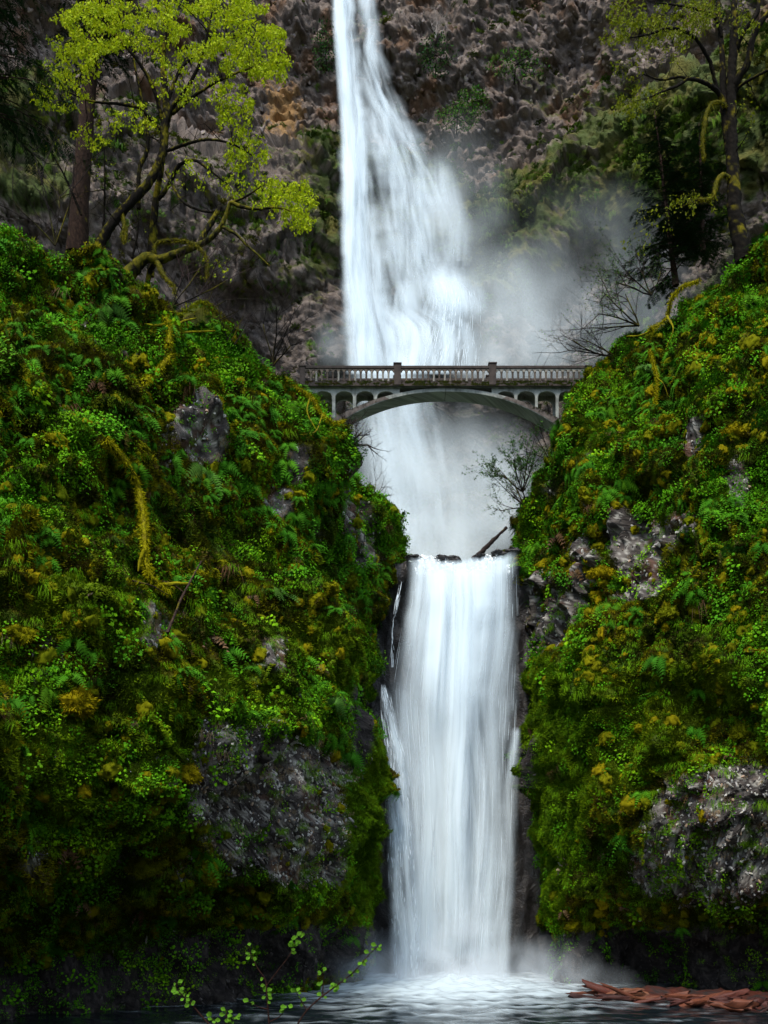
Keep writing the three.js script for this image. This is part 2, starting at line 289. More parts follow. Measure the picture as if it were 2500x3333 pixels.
// depth of the near cliffs along a line of sight, for things that stand on them
const nearDepth = new Float32Array(320 * 360).fill(1e9);
for (const g of [leftGeo, rightGeo]) { const P = g.attributes.position.array; for (let k = 0; k < P.length; k += 3) { const d = -P[k + 2]; if (d < 5) continue; const i = Math.floor((MIDX + P[k] / d * FOCAL + 300) / 10), j = Math.floor((HORIZON - (P[k + 1] - EYE) / d * FOCAL + 100) / 10); if (i >= 0 && j >= 0 && i < 320 && j < 360) nearDepth[j * 320 + i] = Math.min(nearDepth[j * 320 + i], d); } }
function surf(px, py) { const i = Math.floor((px + 300) / 10), j = Math.floor((py + 100) / 10); for (let q = 0; q < 30; q++) { let b = 1e9; for (let y = -q; y <= q; y++) for (let x = -q; x <= q; x++) b = Math.min(b, nearDepth[clamp(j + y, 0, 359) * 320 + clamp(i + x, 0, 319)]); if (b < 1e8) return b; } return 50; }
// ground below everything, near bank under the viewpoint
{
  const g = new THREE.PlaneGeometry(700, 700).rotateX(-Math.PI / 2).translate(0, -1.7, 0);
  tag(mesh('ground', g, new THREE.MeshStandardMaterial({ color: new THREE.Color(0.06, 0.055, 0.045), roughness: 1, map: grain })), 'gravelly ground under the pool and the valley floor', null, null, 'structure');
  const rim = gridMesh(26, 90, (i, j) => { const a = lerp(-0.08, Math.PI + 0.08, i / 89), t = j / 25, R = lerp(23, 44, t); return V(Math.cos(a) * R * 1.08, -0.9 + 34 * t ** 0.8, 6 + Math.sin(a) * R); }, (x, y, z) => fbm(x * 0.2, y * 0.2, z * 0.2, 3) * 3, (x, y, z) => mix3([0.02, 0.035, 0.010], [0.05, 0.06, 0.015], sstep(-0.2, 0.3, fbm(x, y, z, 3))), 0.4);  // slope out of view, placed to block low sky light and darken lower cliffs
  tag(mesh('unseen_hillside', rim, cliffMat), 'unseen green slope behind the viewpoint that darkens the lower cliffs', null, null, 'structure');
  const bank = gridMesh(70, 120, (i, j) => { const x = lerp(-24, 24, i / 119), d = lerp(20, -40, j / 69); return V(x, lerp(-1.75, 2.0, sstep(20, 13, d)) + 0.0 * x, -d); }, (x, y, z) => fbm(x * 0.5, 1, z * 0.5, 3) * 0.25, (x, y, z) => mix3(SOIL, ROCK, sstep(-0.1, 0.3, fbm(x * 1.5, y, z * 1.5, 3))), 0.4);
  tag(mesh('bank', bank, cliffMat), 'low stony bank below the viewpoint', null, null, 'structure');
}

// ---------------------------------------------------------------- setting: water
const waterMat = new THREE.MeshStandardMaterial({ vertexColors: true, roughness: 0.75 });

// a fall is thousands of fine falling threads of water; a stream is a list of [px, py, half width], its depth and how many threads it carries
function threads(soup, r, stream, depthAt, count, opt = {}) {
  const { len = [1.2, 4], width = [0.012, 0.035], edge = 1, spread = 0.35, tint = [0.70, 0.80, 0.87], fade = null, clump = 0.5, seed = 0 } = opt;
  const X = curve(stream.map(([x, y]) => [y, x])), W = curve(stream.map(([, y, w]) => [y, w])), y0 = stream[0][1], y1 = stream[stream.length - 1][1];
  for (let k = 0; k < count; k++) {
    const py = lerp(y0, y1, r()); let o;
    do { o = r() * 2 - 1; } while (edge && r() < Math.abs(o) ** 2.5 * edge);
    const d0 = depthAt(py) + (r() - 0.5) * 2 * spread;
    if (clump && noise(o * 5 + seed * 3.1, py * 0.004, seed + 0.5) + noise(o * 14 + seed, py * 0.0025, seed + 4.5) * 0.8 < (r() * 1.5 - 0.9) * clump) continue;
    if (fade && r() > fade(X(py) + o * W(py), py)) continue;
    const L = lerp(len[0], len[1], r() ** 1.6) * FOCAL / d0, n = 5, w = lerp(width[0], width[1], r() ** 2), sway = (r() - 0.5) * 6, nx = o * 0.55 + (r() - 0.5) * 0.3;
    const v = 0.88 + r() * 0.14, c = [tint[0] * v, tint[1] * v, tint[2] * v]; let prev = -1;
    for (let s = 0; s <= n; s++) {
      const t = s / n, y = Math.min(py + L * t, y1 + 12), p = at(X(y) + o * W(y) + sway * t * t, y, depthAt(y) + d0 - depthAt(py)), ww = w * Math.sin(Math.PI * (0.06 + 0.88 * t)) ** 0.8;
      const id = soup.v(p.x - ww, p.y, p.z, nx - 0.35, 0.35, 0.9, c); soup.v(p.x + ww, p.y, p.z, nx + 0.35, 0.35, 0.9, c);
      if (prev >= 0) soup.i.push(prev, id, prev + 1, prev + 1, id, id + 1);
      prev = id;
    }
  }
}
// a veil of thin water: a curved sheet whose cover comes from how much water falls at each place
const veilMat = new THREE.MeshStandardMaterial({ vertexColors: true, transparent: true, depthWrite: false, roughness: 0.8, side: THREE.DoubleSide });
function veil(parent, name, stream, depthAt, opt = {}) {
  const { layers = 3, alpha = 0.7, seed = 0, step = 0.05, rise = 0.28, edge = 2.2, gap = 0.4, tongues = 0.3, bias = 0.1, cover = () => 1, tint = [0.70, 0.82, 0.90], fray = 0.25, ends = [0.02, 0.02], grainy = 1, iso = 0, top = null } = opt;
  const X = curve(stream.map(([x, y]) => [y, x])), W = curve(stream.map(([, y, w]) => [y, w])), y0 = stream[0][1], y1 = stream[stream.length - 1][1];
  const P = [], N = [], C = [], I = [], dm = depthAt((y0 + y1) / 2), wm = Math.max(...stream.map((q) => q[2])) * 2 * dm / FOCAL * (1 + fray);
  const cols = Math.max(6, Math.round(wm / step)), rows = Math.max(8, Math.round((y1 - y0) * dm / FOCAL / rise));
  for (let l = 0; l < layers; l++) {
    const first = P.length / 3, s = seed * 7.3 + l * 3.9;
    for (let j = 0; j <= rows; j++) for (let i = 0; i <= cols; i++) {
      const v = j / rows, py0 = lerp(y0, y1, v), u = (i / cols * 2 - 1) * (1 + fray), w = W(py0), px = X(py0) + u * w, py = py0 + (top ? top(px) * (1 - sstep(0, 0.1, v)) : 0), h = (py - y0) * dm / FOCAL, m = u * w * dm / FOCAL;   // m: metres across, h: metres fallen
      const ww = m + noise(h * 0.16, s, 1.1) * 0.5 * tongues + noise(m * 0.3, h * 0.22, s) * 0.7 * tongues;
      let a = 0.7 * noise(ww * 0.55 + s, h * 0.06, s) + 0.6 * noise(ww * 1.5 + s, h * 0.09, s + 2) + 0.4 * noise(ww * 4.1, h * 0.16, s + 5) + 0.22 * grainy * noise(ww * 10, h * 0.14, s + 8) + tongues * 1.1 * fbm(ww * 0.55, h * 0.2 - Math.abs(ww) * 0.1, s + 3, 3);
      if (iso) a = 1.5 * fbm(m * iso + s, h * iso, s, 3) + 0.5 * noise(m * iso * 3 + s, h * iso * 2.2, s + 1);
      const e = Math.abs(u) + fray * 0.8 * (noise(h * 0.35 + s, u > 0 ? 3 : 8, s) + 0.6 * noise(h * 1.2, u > 0 ? 5 : 1, s));
      a = clamp(0.5 + a * 1.25 + bias) * (1 - sstep(1 - 1 / edge, 1.0, e)) * sstep(0, ends[0], v) * (1 - sstep(1 - ends[1], 1, v)) * alpha * cover(px, py);
      const d = depthAt(py) + (l - (layers - 1) / 2) * gap + noise(m * 0.5, h * 0.1, s + 9) * 0.25, p = at(px, py, d), k = 0.94 + 0.06 * noise(m * 6, h * 0.3, s);
      P.push(p.x, p.y, p.z); const nx = u * 0.35 + noise(m * 2.2, h * 0.12, s) * 0.5; N.push(nx, 0.42, 0.85); C.push(tint[0] * k, tint[1] * k, tint[2] * k, clamp(a));
    }
    for (let j = 0; j < rows; j++) for (let i = 0; i < cols; i++) { const a = first + j * (cols + 1) + i; if (C[a * 4 + 3] + C[a * 4 + 7] + C[(a + cols + 1) * 4 + 3] + C[(a + cols + 2) * 4 + 3] < 0.01) continue; I.push(a, a + cols + 1, a + 1, a + 1, a + cols + 1, a + cols + 2); }
  }
  const g = new THREE.BufferGeometry(); g.setAttribute('position', new THREE.Float32BufferAttribute(P, 3)); g.setAttribute('normal', new THREE.Float32BufferAttribute(N, 3)); g.setAttribute('color', new THREE.Float32BufferAttribute(C, 4)); g.setIndex(I);
  const o = mesh(name, g, veilMat, parent); return o;
}
{
  const r = rngOf(5), fall = group('waterfall_lower', V(0, 0, 0), 'wide white lower waterfall pouring into the pool', null, null, 'structure');
  const lip = 48.3, dep = (py) => lip - 2.0 * (1 - Math.exp(-Math.max(0, py - 1830) / 500));
  const main = [[1506, 1812, 180], [1508, 1860, 180], [1504, 1960, 184], [1490, 2100, 196], [1476, 2250, 206], [1480, 2400, 196], [1486, 2600, 184], [1490, 2800, 172], [1482, 3000, 160], [1470, 3210, 156]];
  const lipLine = (px) => 10 * sstep(1400, 1440, px) * sstep(1530, 1490, px) - 22 * sstep(1600, 1690, px) + 7 * noise(px * 0.03, 2, 7) + 5 * noise(px * 0.09, 5, 1);
  const body = (px, py) => { const u = (px - 1490) / 190; return clamp(1 - 0.55 * Math.exp(-(((px - 1345) / 55) ** 2) - ((py - 2290) / 190) ** 2) - 0.4 * Math.exp(-(((px - 1630) / 50) ** 2) - ((py - 2400) / 330) ** 2) - 0.35 * Math.exp(-(((px - 1360) / 40) ** 2) - ((py - 2500) / 200) ** 2)) * lerp(1, 0.86, sstep(2100, 2500, py)); };
  veil(fall, 'falling_water', main, dep, { layers: 4, alpha: 0.55, seed: 1, cover: body, fray: 0.16, edge: 3.0, ends: [0.004, 0.1], bias: 0.0, tongues: 0.45, top: lipLine, gap: 0.3 });
  veil(fall, 'falling_water', [[1480, 1830, 150], [1490, 1960, 175], [1480, 2100, 170], [1470, 2250, 140], [1465, 2440, 100]], (y) => dep(y) - 0.75, { layers: 3, alpha: 0.8, seed: 2, edge: 1.3, ends: [0.08, 0.5], bias: 0.15, tongues: 0.25 });
  veil(fall, 'falling_water', [[1500, 1840, 80], [1490, 2200, 60], [1480, 2700, 50], [1470, 3160, 80]], (y) => dep(y) - 0.95, { layers: 2, alpha: 0.6, seed: 3, edge: 1.2, bias: 0.05, ends: [0.1, 0.15] });
  veil(fall, 'falling_water', [[1400, 2080, 120], [1385, 2250, 150], [1385, 2500, 150], [1390, 2800, 130], [1400, 3210, 130]], (y) => dep(y) + 0.1, { layers: 3, alpha: 0.42, seed: 31, edge: 1.1, fray: 0.3, bias: 0, tongues: 0.5, ends: [0.25, 0.1] });
  veil(fall, 'falling_water', [[1590, 2200, 100], [1590, 2500, 110], [1590, 2800, 110], [1570, 3210, 120]], (y) => dep(y) + 0.1, { layers: 2, alpha: 0.4, seed: 32, edge: 1.1, fray: 0.3, bias: 0, tongues: 0.5, ends: [0.25, 0.1] });
  const s = new Soup();
  threads(s, r, main, (y) => dep(y) - 0.4, 350, { clump: 1.3, seed: 1, edge: 0.5, spread: 0.3, width: [0.003, 0.008], len: [0.8, 3.5] });
  threads(s, r, main.map(([x, y, w]) => [x, y, w * 1.03]), dep, 350, { clump: 1.2, seed: 2, edge: 0, spread: 0.4, width: [0.003, 0.008], len: [0.6, 2.4] });
  mesh('thread', s.geo(), waterMat, fall);
  veil(fall, 'side_trickle', [[1248, 2226, 12], [1252, 2260, 20], [1266, 2340, 30], [1285, 2450, 40], [1296, 2650, 46], [1310, 2900, 50], [1330, 3200, 60]], (y) => 46.0 - (y - 2226) * 0.0008, { layers: 3, alpha: 0.55, seed: 6, step: 0.03, rise: 0.12, tongues: 0.7, fray: 0.4, edge: 1.3, gap: 0.2, bias: 0 });
  veil(fall, 'side_trickle', [[1680, 2366, 18], [1672, 2440, 26], [1660, 2560, 34], [1654, 2750, 36], [1640, 3000, 40], [1625, 3200, 44]], () => 45.8, { layers: 2, alpha: 0.34, edge: 1.1, seed: 7, step: 0.025, rise: 0.12, tongues: 0.4, fray: 0.3, gap: 0.2, bias: 0 });
  const e = new Soup();
  threads(e, r, [[1248, 2226, 10], [1252, 2260, 18], [1266, 2340, 28], [1285, 2450, 38], [1296, 2650, 46], [1310, 2900, 44], [1330, 3190, 50]], (y) => 45.9 - (y - 2226) * 0.0008, 500, { clump: 0.9, seed: 6, len: [0.2, 0.9], width: [0.004, 0.012] });
  threads(e, r, [[1306, 1890, 12], [1292, 1960, 9], [1281, 2040, 6], [1278, 2160, 6]], () => 46.9, 70, { clump: 0.4, seed: 8, len: [0.2, 0.9], width: [0.004, 0.012] });
  mesh('thread', e.geo(), waterMat, fall);
  // broken white water where the stream bends over the lip
  const b = new Soup();
  for (let k = 0; k < 2600; k++) {
    const px = lerp(1352, 1660, r()), a = r() ** 1.3 * 0.7, p = at(px, 1812 + lipLine(px) * (1 - a) + a * 90, 48.9 - a * 0.9); p.z += (r() - 0.5) * 0.4; if (noise(px * 0.018, 4.4, a) + noise(px * 0.05, 1, a * 2) * 0.5 > 0.16 && a < 0.4) continue;
    const w = 0.012 + r() * 0.035, h = 0.012 + r() * 0.05, v = 0.75 + r() * 0.2, sl = (r() - 0.5) * 0.05;
    b.quad(V(p.x - w, p.y - sl, p.z), V(p.x, p.y - h, p.z + 0.04), V(p.x + w, p.y + sl, p.z), V(p.x, p.y + h, p.z - 0.03), [v * 0.92, v * 0.97, v]);
  }
  mesh('lip_foam', b.geo(), waterMat, fall);
}
{
  const r = rngOf(6), fall = group('waterfall_upper', V(0, 0, 0), 'tall white upper waterfall dropping behind the footbridge', null, null, 'structure');
  const dep = (py) => 83.6 - 0.0006 * py, O = (o) => ({ step: 0.1, rise: 0.35, ...o });
  const core = [[1118, -80, 44], [1122, 100, 44], [1134, 250, 46], [1152, 400, 54], [1162, 600, 60], [1174, 800, 72], [1192, 950, 90], [1214, 1080, 104], [1240, 1220, 122]];
  veil(fall, 'falling_water', core, dep, O({ layers: 4, alpha: 0.52, seed: 11, edge: 1.4, tongues: 0.9, fray: 0.45, bias: 0.04, ends: [0.001, 0.001] }));
  veil(fall, 'falling_water', core.map(([x, y, w]) => [x - w * 0.3, y, w * 0.62]), (y) => dep(y) - 0.9, O({ layers: 3, alpha: 0.62, seed: 12, edge: 1.3, tongues: 0.6, bias: 0.12, ends: [0.001, 0.001] }));
  veil(fall, 'falling_water', [[1190, -80, 36], [1200, 150, 46], [1232, 300, 70], [1275, 430, 100], [1320, 600, 140], [1350, 800, 170], [1370, 1000, 190], [1370, 1220, 200]], dep, O({ layers: 5, alpha: 0.36, seed: 13, edge: 1.02, tongues: 1.3, fray: 0.55, bias: -0.05, ends: [0.001, 0.001], grainy: 0.5 }));
  veil(fall, 'side_stream', [[1228, 270, 12], [1262, 350, 14], [1300, 420, 15], [1332, 470, 14], [1395, 570, 13], [1425, 640, 12], [1440, 720, 18]], (y) => dep(y) - 0.5, O({ layers: 2, alpha: 0.3, seed: 15, step: 0.06, edge: 1.05, tongues: 0.6, bias: 0, ends: [0.25, 0.3] }));
  veil(fall, 'side_stream', [[1420, 480, 40], [1440, 600, 64], [1465, 720, 80], [1478, 900, 90]], dep, O({ layers: 3, alpha: 0.3, seed: 17, edge: 1.2, tongues: 0.9, bias: -0.08, ends: [0.3, 0.1], grainy: 0.6 }));
  veil(fall, 'side_stream', [[1360, 600, 50], [1370, 760, 60], [1380, 920, 70]], dep, O({ layers: 2, alpha: 0.32, seed: 16, edge: 1.2, tongues: 1, bias: -0.1, ends: [0.3, 0.3], grainy: 0.5 }));
  veil(fall, 'cascade', [[1455, 850, 110], [1470, 930, 120], [1480, 970, 124], [1490, 1000, 120], [1486, 1070, 110]], (y) => dep(y) - 4.2, O({ layers: 4, alpha: 0.5, seed: 19, edge: 1.06, tongues: 0.9, bias: 0.05, ends: [0.5, 0.4] }));
  veil(fall, 'cascade', [[1300, 980, 120], [1400, 1060, 170], [1410, 1130, 180], [1400, 1220, 190]], (y) => dep(y) - 4.0, O({ layers: 3, alpha: 0.5, seed: 20, edge: 1.3, tongues: 0.7, bias: 0, ends: [0.35, 0.001] }));
  veil(fall, 'falling_spray', [[1265, 1190, 150], [1300, 1400, 190], [1340, 1600, 230], [1360, 1860, 260]], (y) => dep(y) - 2.6, O({ layers: 5, alpha: 0.24, seed: 25, edge: 1.25, tongues: 0.95, bias: -0.05, ends: [0.001, 0.001], gap: 0.9, grainy: 0.3, tint: [0.58, 0.69, 0.75] }));
  veil(fall, 'falling_spray', [[1250, 1190, 120], [1290, 1400, 130], [1330, 1600, 140], [1340, 1860, 160]], (y) => dep(y) - 4, O({ layers: 3, alpha: 0.26, seed: 26, edge: 1.2, tongues: 0.8, bias: -0.05, ends: [0.001, 0.2], gap: 0.8, grainy: 0.4 }));
  const s = new Soup(), T = (o) => ({ len: [0.4, 1.6], width: [0.008, 0.022], spread: 0.4, clump: 0.9, ...o });
  threads(s, r, [[1480, 940, 80], [1484, 985, 84], [1480, 1060, 92], [1460, 1200, 110]], (y) => dep(y) - 4.6, 260, T({ seed: 19, width: [0.006, 0.016] }));
  mesh('thread', s.geo(), waterMat, fall);
  // spray drifting off the falls: loose hanging curtains of fine drops, one behind the other
  const mist = (px, py, d, w, h, a, seed, n = 4, gap = 1.2) => veil(fall, 'drifting_spray', [[px - w * 0.1, py - h, w * 0.75], [px, py - h * 0.3, w], [px + w * 0.05, py + h * 0.4, w], [px, py + h, w * 0.8]], () => d, { layers: n, alpha: a, seed, step: 0.45, rise: 0.6, edge: 1.02, gap, tongues: 1.3, bias: 0, ends: [0.55, 0.4], grainy: 0, fray: 0.1, iso: 0.16, tint: [0.62, 0.70, 0.735] });
  mist(1640, 1000, 80, 210, 280, 0.22, 41); mist(1760, 1030, 78, 290, 290, 0.16, 42); mist(1950, 930, 76, 360, 420, 0.12, 43, 3); mist(1500, 620, 80.5, 200, 300, 0.12, 57, 3); mist(1480, 800, 81, 130, 240, 0.12, 44, 3); mist(1080, 1110, 80, 80, 120, 0.07, 45, 3);
  mist(1440, 1600, 74, 400, 360, 0.2, 46, 5, 1.8); mist(1360, 1780, 68, 300, 170, 0.22, 47, 4, 1.5); mist(1600, 1620, 70, 260, 300, 0.2, 48, 4);
  mist(1230, 700, 81, 150, 420, 0.10, 49, 2); mist(1600, 1180, 77, 200, 120, 0.2, 50, 3);
}
{
  const foot = group('spray_lower', V(0, 0, 0), 'pale spray rising where the lower waterfall meets the pool', null, null, 'structure');
  const mist = (px, py, d, w, h, a, seed, n = 4, gap = 0.35) => veil(foot, 'rising_spray', [[px, py - h, w * 0.8], [px, py, w], [px, py + h, w * 1.05]], () => d, { layers: n, alpha: a, seed, step: 0.18, rise: 0.16, edge: 1.02, gap, tongues: 1.2, bias: 0, ends: [0.75, 0.25], grainy: 0, fray: 0.1, iso: 0.5, tint: [0.62, 0.70, 0.77] });
  mist(1470, 3100, 45.0, 230, 140, 0.46, 51, 4); mist(1460, 3175, 44.0, 320, 60, 0.5, 52, 4); mist(1230, 3120, 43.2, 190, 110, 0.3, 53, 3); mist(1740, 3130, 43.2, 250, 100, 0.26, 54, 3); mist(1900, 3180, 41.5, 240, 60, 0.12, 55, 3); mist(1560, 2960, 45.2, 120, 120, 0.12, 56, 3);
}
// pool with churned foam
{
  const xs = 250, zs = 240, P = [], C = [], I = [], r = rngOf(10);
  const foot = at(1470, 3205, 45.9), LEVEL = -0.5;
  for (let j = 0; j < zs; j++) for (let i = 0; i < xs; i++) {
    const d = lerp(22, 51, j / (zs - 1)), x = lerp(-26, 26, i / (xs - 1)) * 0.62, z = -d;
    const dx = x - foot.x, dz = z - foot.z - 0.8, dist = Math.hypot(dx, dz * 0.75), near = Math.exp(-dist / 4.5);
    const wx = x + noise(x * 0.35, z * 0.35, 1) * 1.2, wz = z + noise(x * 0.35, z * 0.35, 6) * 1.2;
    const swirl = noise(wx * 0.55, wz * 1.3, 2) * 0.6 + ridge(wx * 0.9, wz * 2.0, 5) * 0.35 + noise(wx * 2.2, wz * 4.5, 9) * 0.28;
    const reach = Math.exp(-Math.max(0, Math.hypot(dx * (dx > 0 ? 0.9 : 0.75), dz * 0.6) - 1.6) / 3.7) * (dz > -1 ? 1 : 0.7), foam = sstep(0.30, 1.0, swirl * 0.62 + reach * 1.25);
    P.push(x, LEVEL + near * (0.35 + 0.3 * noise(x * 1.6, z * 1.6, 3)) + noise(x * 0.8, z * 1.6, 4) * 0.05 + noise(x * 2.2, z * 4, 4) * 0.02 + foam * 0.05, z);
    C.push(...mix3([0.006, 0.010, 0.013], [0.52, 0.61, 0.66], foam));
  }
  for (let j = 0; j < zs - 1; j++) for (let i = 0; i < xs - 1; i++) { const a = j * xs + i; I.push(a, a + 1, a + xs, a + 1, a + xs + 1, a + xs); }
  const g = new THREE.BufferGeometry(); g.setAttribute('position', new THREE.Float32BufferAttribute(P, 3)); g.setAttribute('color', new THREE.Float32BufferAttribute(C, 3)); g.setIndex(I); g.computeVertexNormals();
  tag(mesh('pool', g, new THREE.MeshStandardMaterial({ vertexColors: true, roughness: 0.14 })), 'dark pool with swirling white foam below the lower waterfall', null, null, 'structure');
  const up = new THREE.PlaneGeometry(40, 36).rotateX(-Math.PI / 2).translate(2, LIP - 0.12, -68);
  tag(mesh('stream', up, new THREE.MeshStandardMaterial({ color: new THREE.Color(0.25, 0.29, 0.31), roughness: 0.3 })), 'pale churned stream between the two waterfalls', null, null, 'structure');
}

// dark wet rocks that break the lip of the lower fall
{
  const r = rngOf(61), m = new THREE.MeshStandardMaterial({ color: new THREE.Color(0.045, 0.04, 0.04), roughness: 0.4, bumpMap: roughBump, bumpScale: 0.05 });
  for (const [px, py, w, h, lab] of [[1345, 1812, 26, 7, 'low dark rock at the left end of the lip of the lower falls'], [1438, 1815, 24, 9, 'dark wet rock left of the middle of the lip'], [1478, 1820, 26, 14, 'largest dark wet rock in the middle of the lip'], [1560, 1810, 18, 7, 'small dark rock right of the middle of the lip'], [1622, 1800, 24, 9, 'dark wet rock under the fallen log at the lip'], [1672, 1792, 26, 12, 'dark rock at the right end of the lip']]) {
    const g = new THREE.IcosahedronGeometry(1, 4), P = g.attributes.position, K = 48.9 / FOCAL, o = r() * 40;
    for (let k = 0; k < P.count; k++) { const x = P.getX(k), y = P.getY(k), z = P.getZ(k), q = 1 + 0.45 * noise(x * 1.3 + o, y * 1.3, z * 1.3) + 0.2 * noise(x * 4 + o, y * 4, z * 4); P.setXYZ(k, x * q * w * K, y * q * h * K * 1.0, z * q * 0.4); }
    g.computeVertexNormals(); const b = mesh('lip_rock', g, m); b.position.copy(at(px, py + 3, 48.95)); tag(b, lab, 'rock', 'rocks along the lip of the lower falls');
  }
}

// ---------------------------------------------------------------- footbridge
{
  const D = 54, W = 1.15, K = D / FOCAL, H0 = (py) => EYE + (HORIZON - py) * K, X0 = (px) => (px - 1451) * K, CX = (1451 - MIDX) * K;
  const base = H0(1262), bridge = group('footbridge', V(CX, base, -D), 'slender grey concrete arch footbridge with baluster railings between the cliffs', 'bridge');
  const OV = 0.2, KR = (D - OV) / FOCAL, Y = (py) => H0(py) - base, YR = (py) => EYE + (HORIZON - py) * KR - base, XR = (px) => (px - MIDX) * KR - CX;   // the deck overhangs the arch by OV on both sides
  const stain = noiseTexture(512, (u, v) => { const a = tiled(u, v, 7, 2.2, 5), b = tiled(u, v, 30, 6.6, 3), st = tiled(u, 0.3, 26, 9.9, 3), s = clamp(0.74 + a * 0.7 + b * 0.25 + st * 0.35); return [s, s * 0.985, s * 0.955]; });
  const conc = new THREE.MeshStandardMaterial({ color: new THREE.Color(0.34, 0.36, 0.34), roughness: 0.9, map: stain, bumpMap: roughBump, bumpScale: 0.012 });
  const pale = new THREE.MeshStandardMaterial({ color: new THREE.Color(0.34, 0.365, 0.35), roughness: 0.9, map: stain, bumpMap: roughBump, bumpScale: 0.01 });
  const brown = new THREE.MeshStandardMaterial({ color: new THREE.Color(0.062, 0.046, 0.04), roughness: 0.9, map: stain, bumpMap: roughBump, bumpScale: 0.012 });
  const bal = [[0.11, 0.085, 0.07], [0.085, 0.062, 0.05], [0.16, 0.13, 0.105], [0.32, 0.31, 0.28], [0.10, 0.08, 0.065]].map((c) => new THREE.MeshStandardMaterial({ color: new THREE.Color(...c), roughness: 0.9, map: stain, bumpMap: roughBump, bumpScale: 0.012 }));
  const mossM = new THREE.MeshStandardMaterial({ vertexColors: true, roughness: 1 });
  const uvIn = (g) => { const p = g.attributes.position, u = g.attributes.uv; for (let k = 0; k < p.count; k++) u.setXY(k, (p.getX(k) + p.getZ(k)) * 0.35, p.getY(k) * 0.35); return g; };
  const box = (x0, x1, y0, y1, z0, z1, bev = 0.012) => { const s = new THREE.Shape([[x0 + bev, y0 + bev], [x1 - bev, y0 + bev], [x1 - bev, y1 - bev], [x0 + bev, y1 - bev]].map(([a, b]) => new THREE.Vector2(a, b))); return uvIn(new THREE.ExtrudeGeometry(s, { depth: z1 - z0 - 2 * bev, bevelThickness: bev, bevelSize: bev, bevelSegments: 1, curveSegments: 4 }).translate(0, 0, z0 + bev)); };
  const L0 = X0(930), L1 = X0(1935);
  // deck: slab, ledge that carries the railings
  mesh('deck', box(L0, L1, YR(1255), YR(1246), -W - OV + 0.03, OV - 0.03), conc, bridge);
  mesh('deck_edge', box(L0, L1, YR(1256), YR(1241), OV - 0.1, OV), brown, bridge);
  mesh('deck_edge', box(L0, L1, YR(1256), YR(1241), -W - OV, -W - OV + 0.1), brown, bridge);
  // arch: extrados and intrados, one curved slab
  {
    const ex = (x) => Y(1263 + 96 * Math.abs(x / X0(1451 + 360)) ** 2.05), inn = (x) => Y(1273.5 + 110 * Math.abs(x / X0(1451 + 360)) ** 2.2), e = X0(1451 + 400), s = new THREE.Shape(), n = 48;
    for (let k = 0; k <= n; k++) { const x = lerp(-e, e, k / n); k ? s.lineTo(x, ex(x)) : s.moveTo(x, ex(x)); }
    for (let k = n; k >= 0; k--) { const x = lerp(-e, e, k / n); s.lineTo(x, inn(x)); }
    const g = uvIn(new THREE.ExtrudeGeometry(s, { depth: W - 0.02, bevelEnabled: true, bevelThickness: 0.01, bevelSize: 0.012, bevelSegments: 1 }).translate(0, 0, -W + 0.01));
    const arch = mesh('arch', g, pale, bridge);
    mesh('crown_joint', box(-0.012, 0.012, Y(1274) - 0.004, Y(1263), -W + 0.1, 0.013, 0.003), brown, arch);
    // weathered brown skin on the haunches and moss along the right haunch
    for (const sd of [-1, 1]) {
      const q = new THREE.Shape(), a = sd * X0(1451 + 190), b = sd * X0(1451 + 398), m = 24, rr = rngOf(30 + sd);
      const pts = []; for (let k = 0; k <= m; k++) { const x = lerp(a, b, k / m); pts.push([x + (k === 0 ? sd * 0.2 : 0), ex(x) + 0.012]); } for (let k = m; k >= 0; k--) { const x = lerp(a, b, k / m); pts.push([x - (k === 0 ? sd * 0.12 : 0), inn(x) - 0.0 + (k % 2) * 0.02 + rr() * 0.03]); }
      pts.forEach(([x, y], k) => k ? q.lineTo(x, y) : q.moveTo(x, y));
      mesh('weathered_skin', uvIn(new THREE.ExtrudeGeometry(q, { depth: 0.004, bevelEnabled: false }).translate(0, 0, 0.0125)), new THREE.MeshStandardMaterial({ color: new THREE.Color(0.155, 0.13, 0.12), roughness: 0.95, map: stain }), arch);
    }
    const ms = new Soup(), r = rngOf(31);
    for (let k = 0; k < 2400; k++) { const x = r() < 0.8 ? lerp(X0(1700), X0(1820), r()) : lerp(X0(1100), X0(1230), r()), a = 0.02 + r() * 0.05, t = r() ** 1.6, z = 0.02 - r() * 0.3, y = ex(x) + 0.01 - (z > -0.01 ? t * 0.22 : 0), c = mix3(MOSSY, MOSS, r()); if (noise(x * 2.5, 0, 3) + t * 0.5 > 0.35) continue; const v = 0.9 + r() * 0.5; ms.tri(V(x - a, y, z), V(x + a * 0.6, y + r() * 0.02, z), V(x, y + a * (r() - 0.3), z + 0.04), c.map((q) => q * v)); }
    mesh('moss', ms.geo(), mossM, arch);
  }
  // spandrel walls: a row of small arched openings on slim columns
  const exY = (x) => Y(1263 + 96 * Math.abs(x / X0(1451 + 360)) ** 2.05);
  const openings = [[966, 1024], [1025, 1081], [1091, 1149], [1159, 1217], [1227, 1285], [1617, 1675], [1684, 1743], [1751, 1810], [1819, 1878], [1886, 1940]];
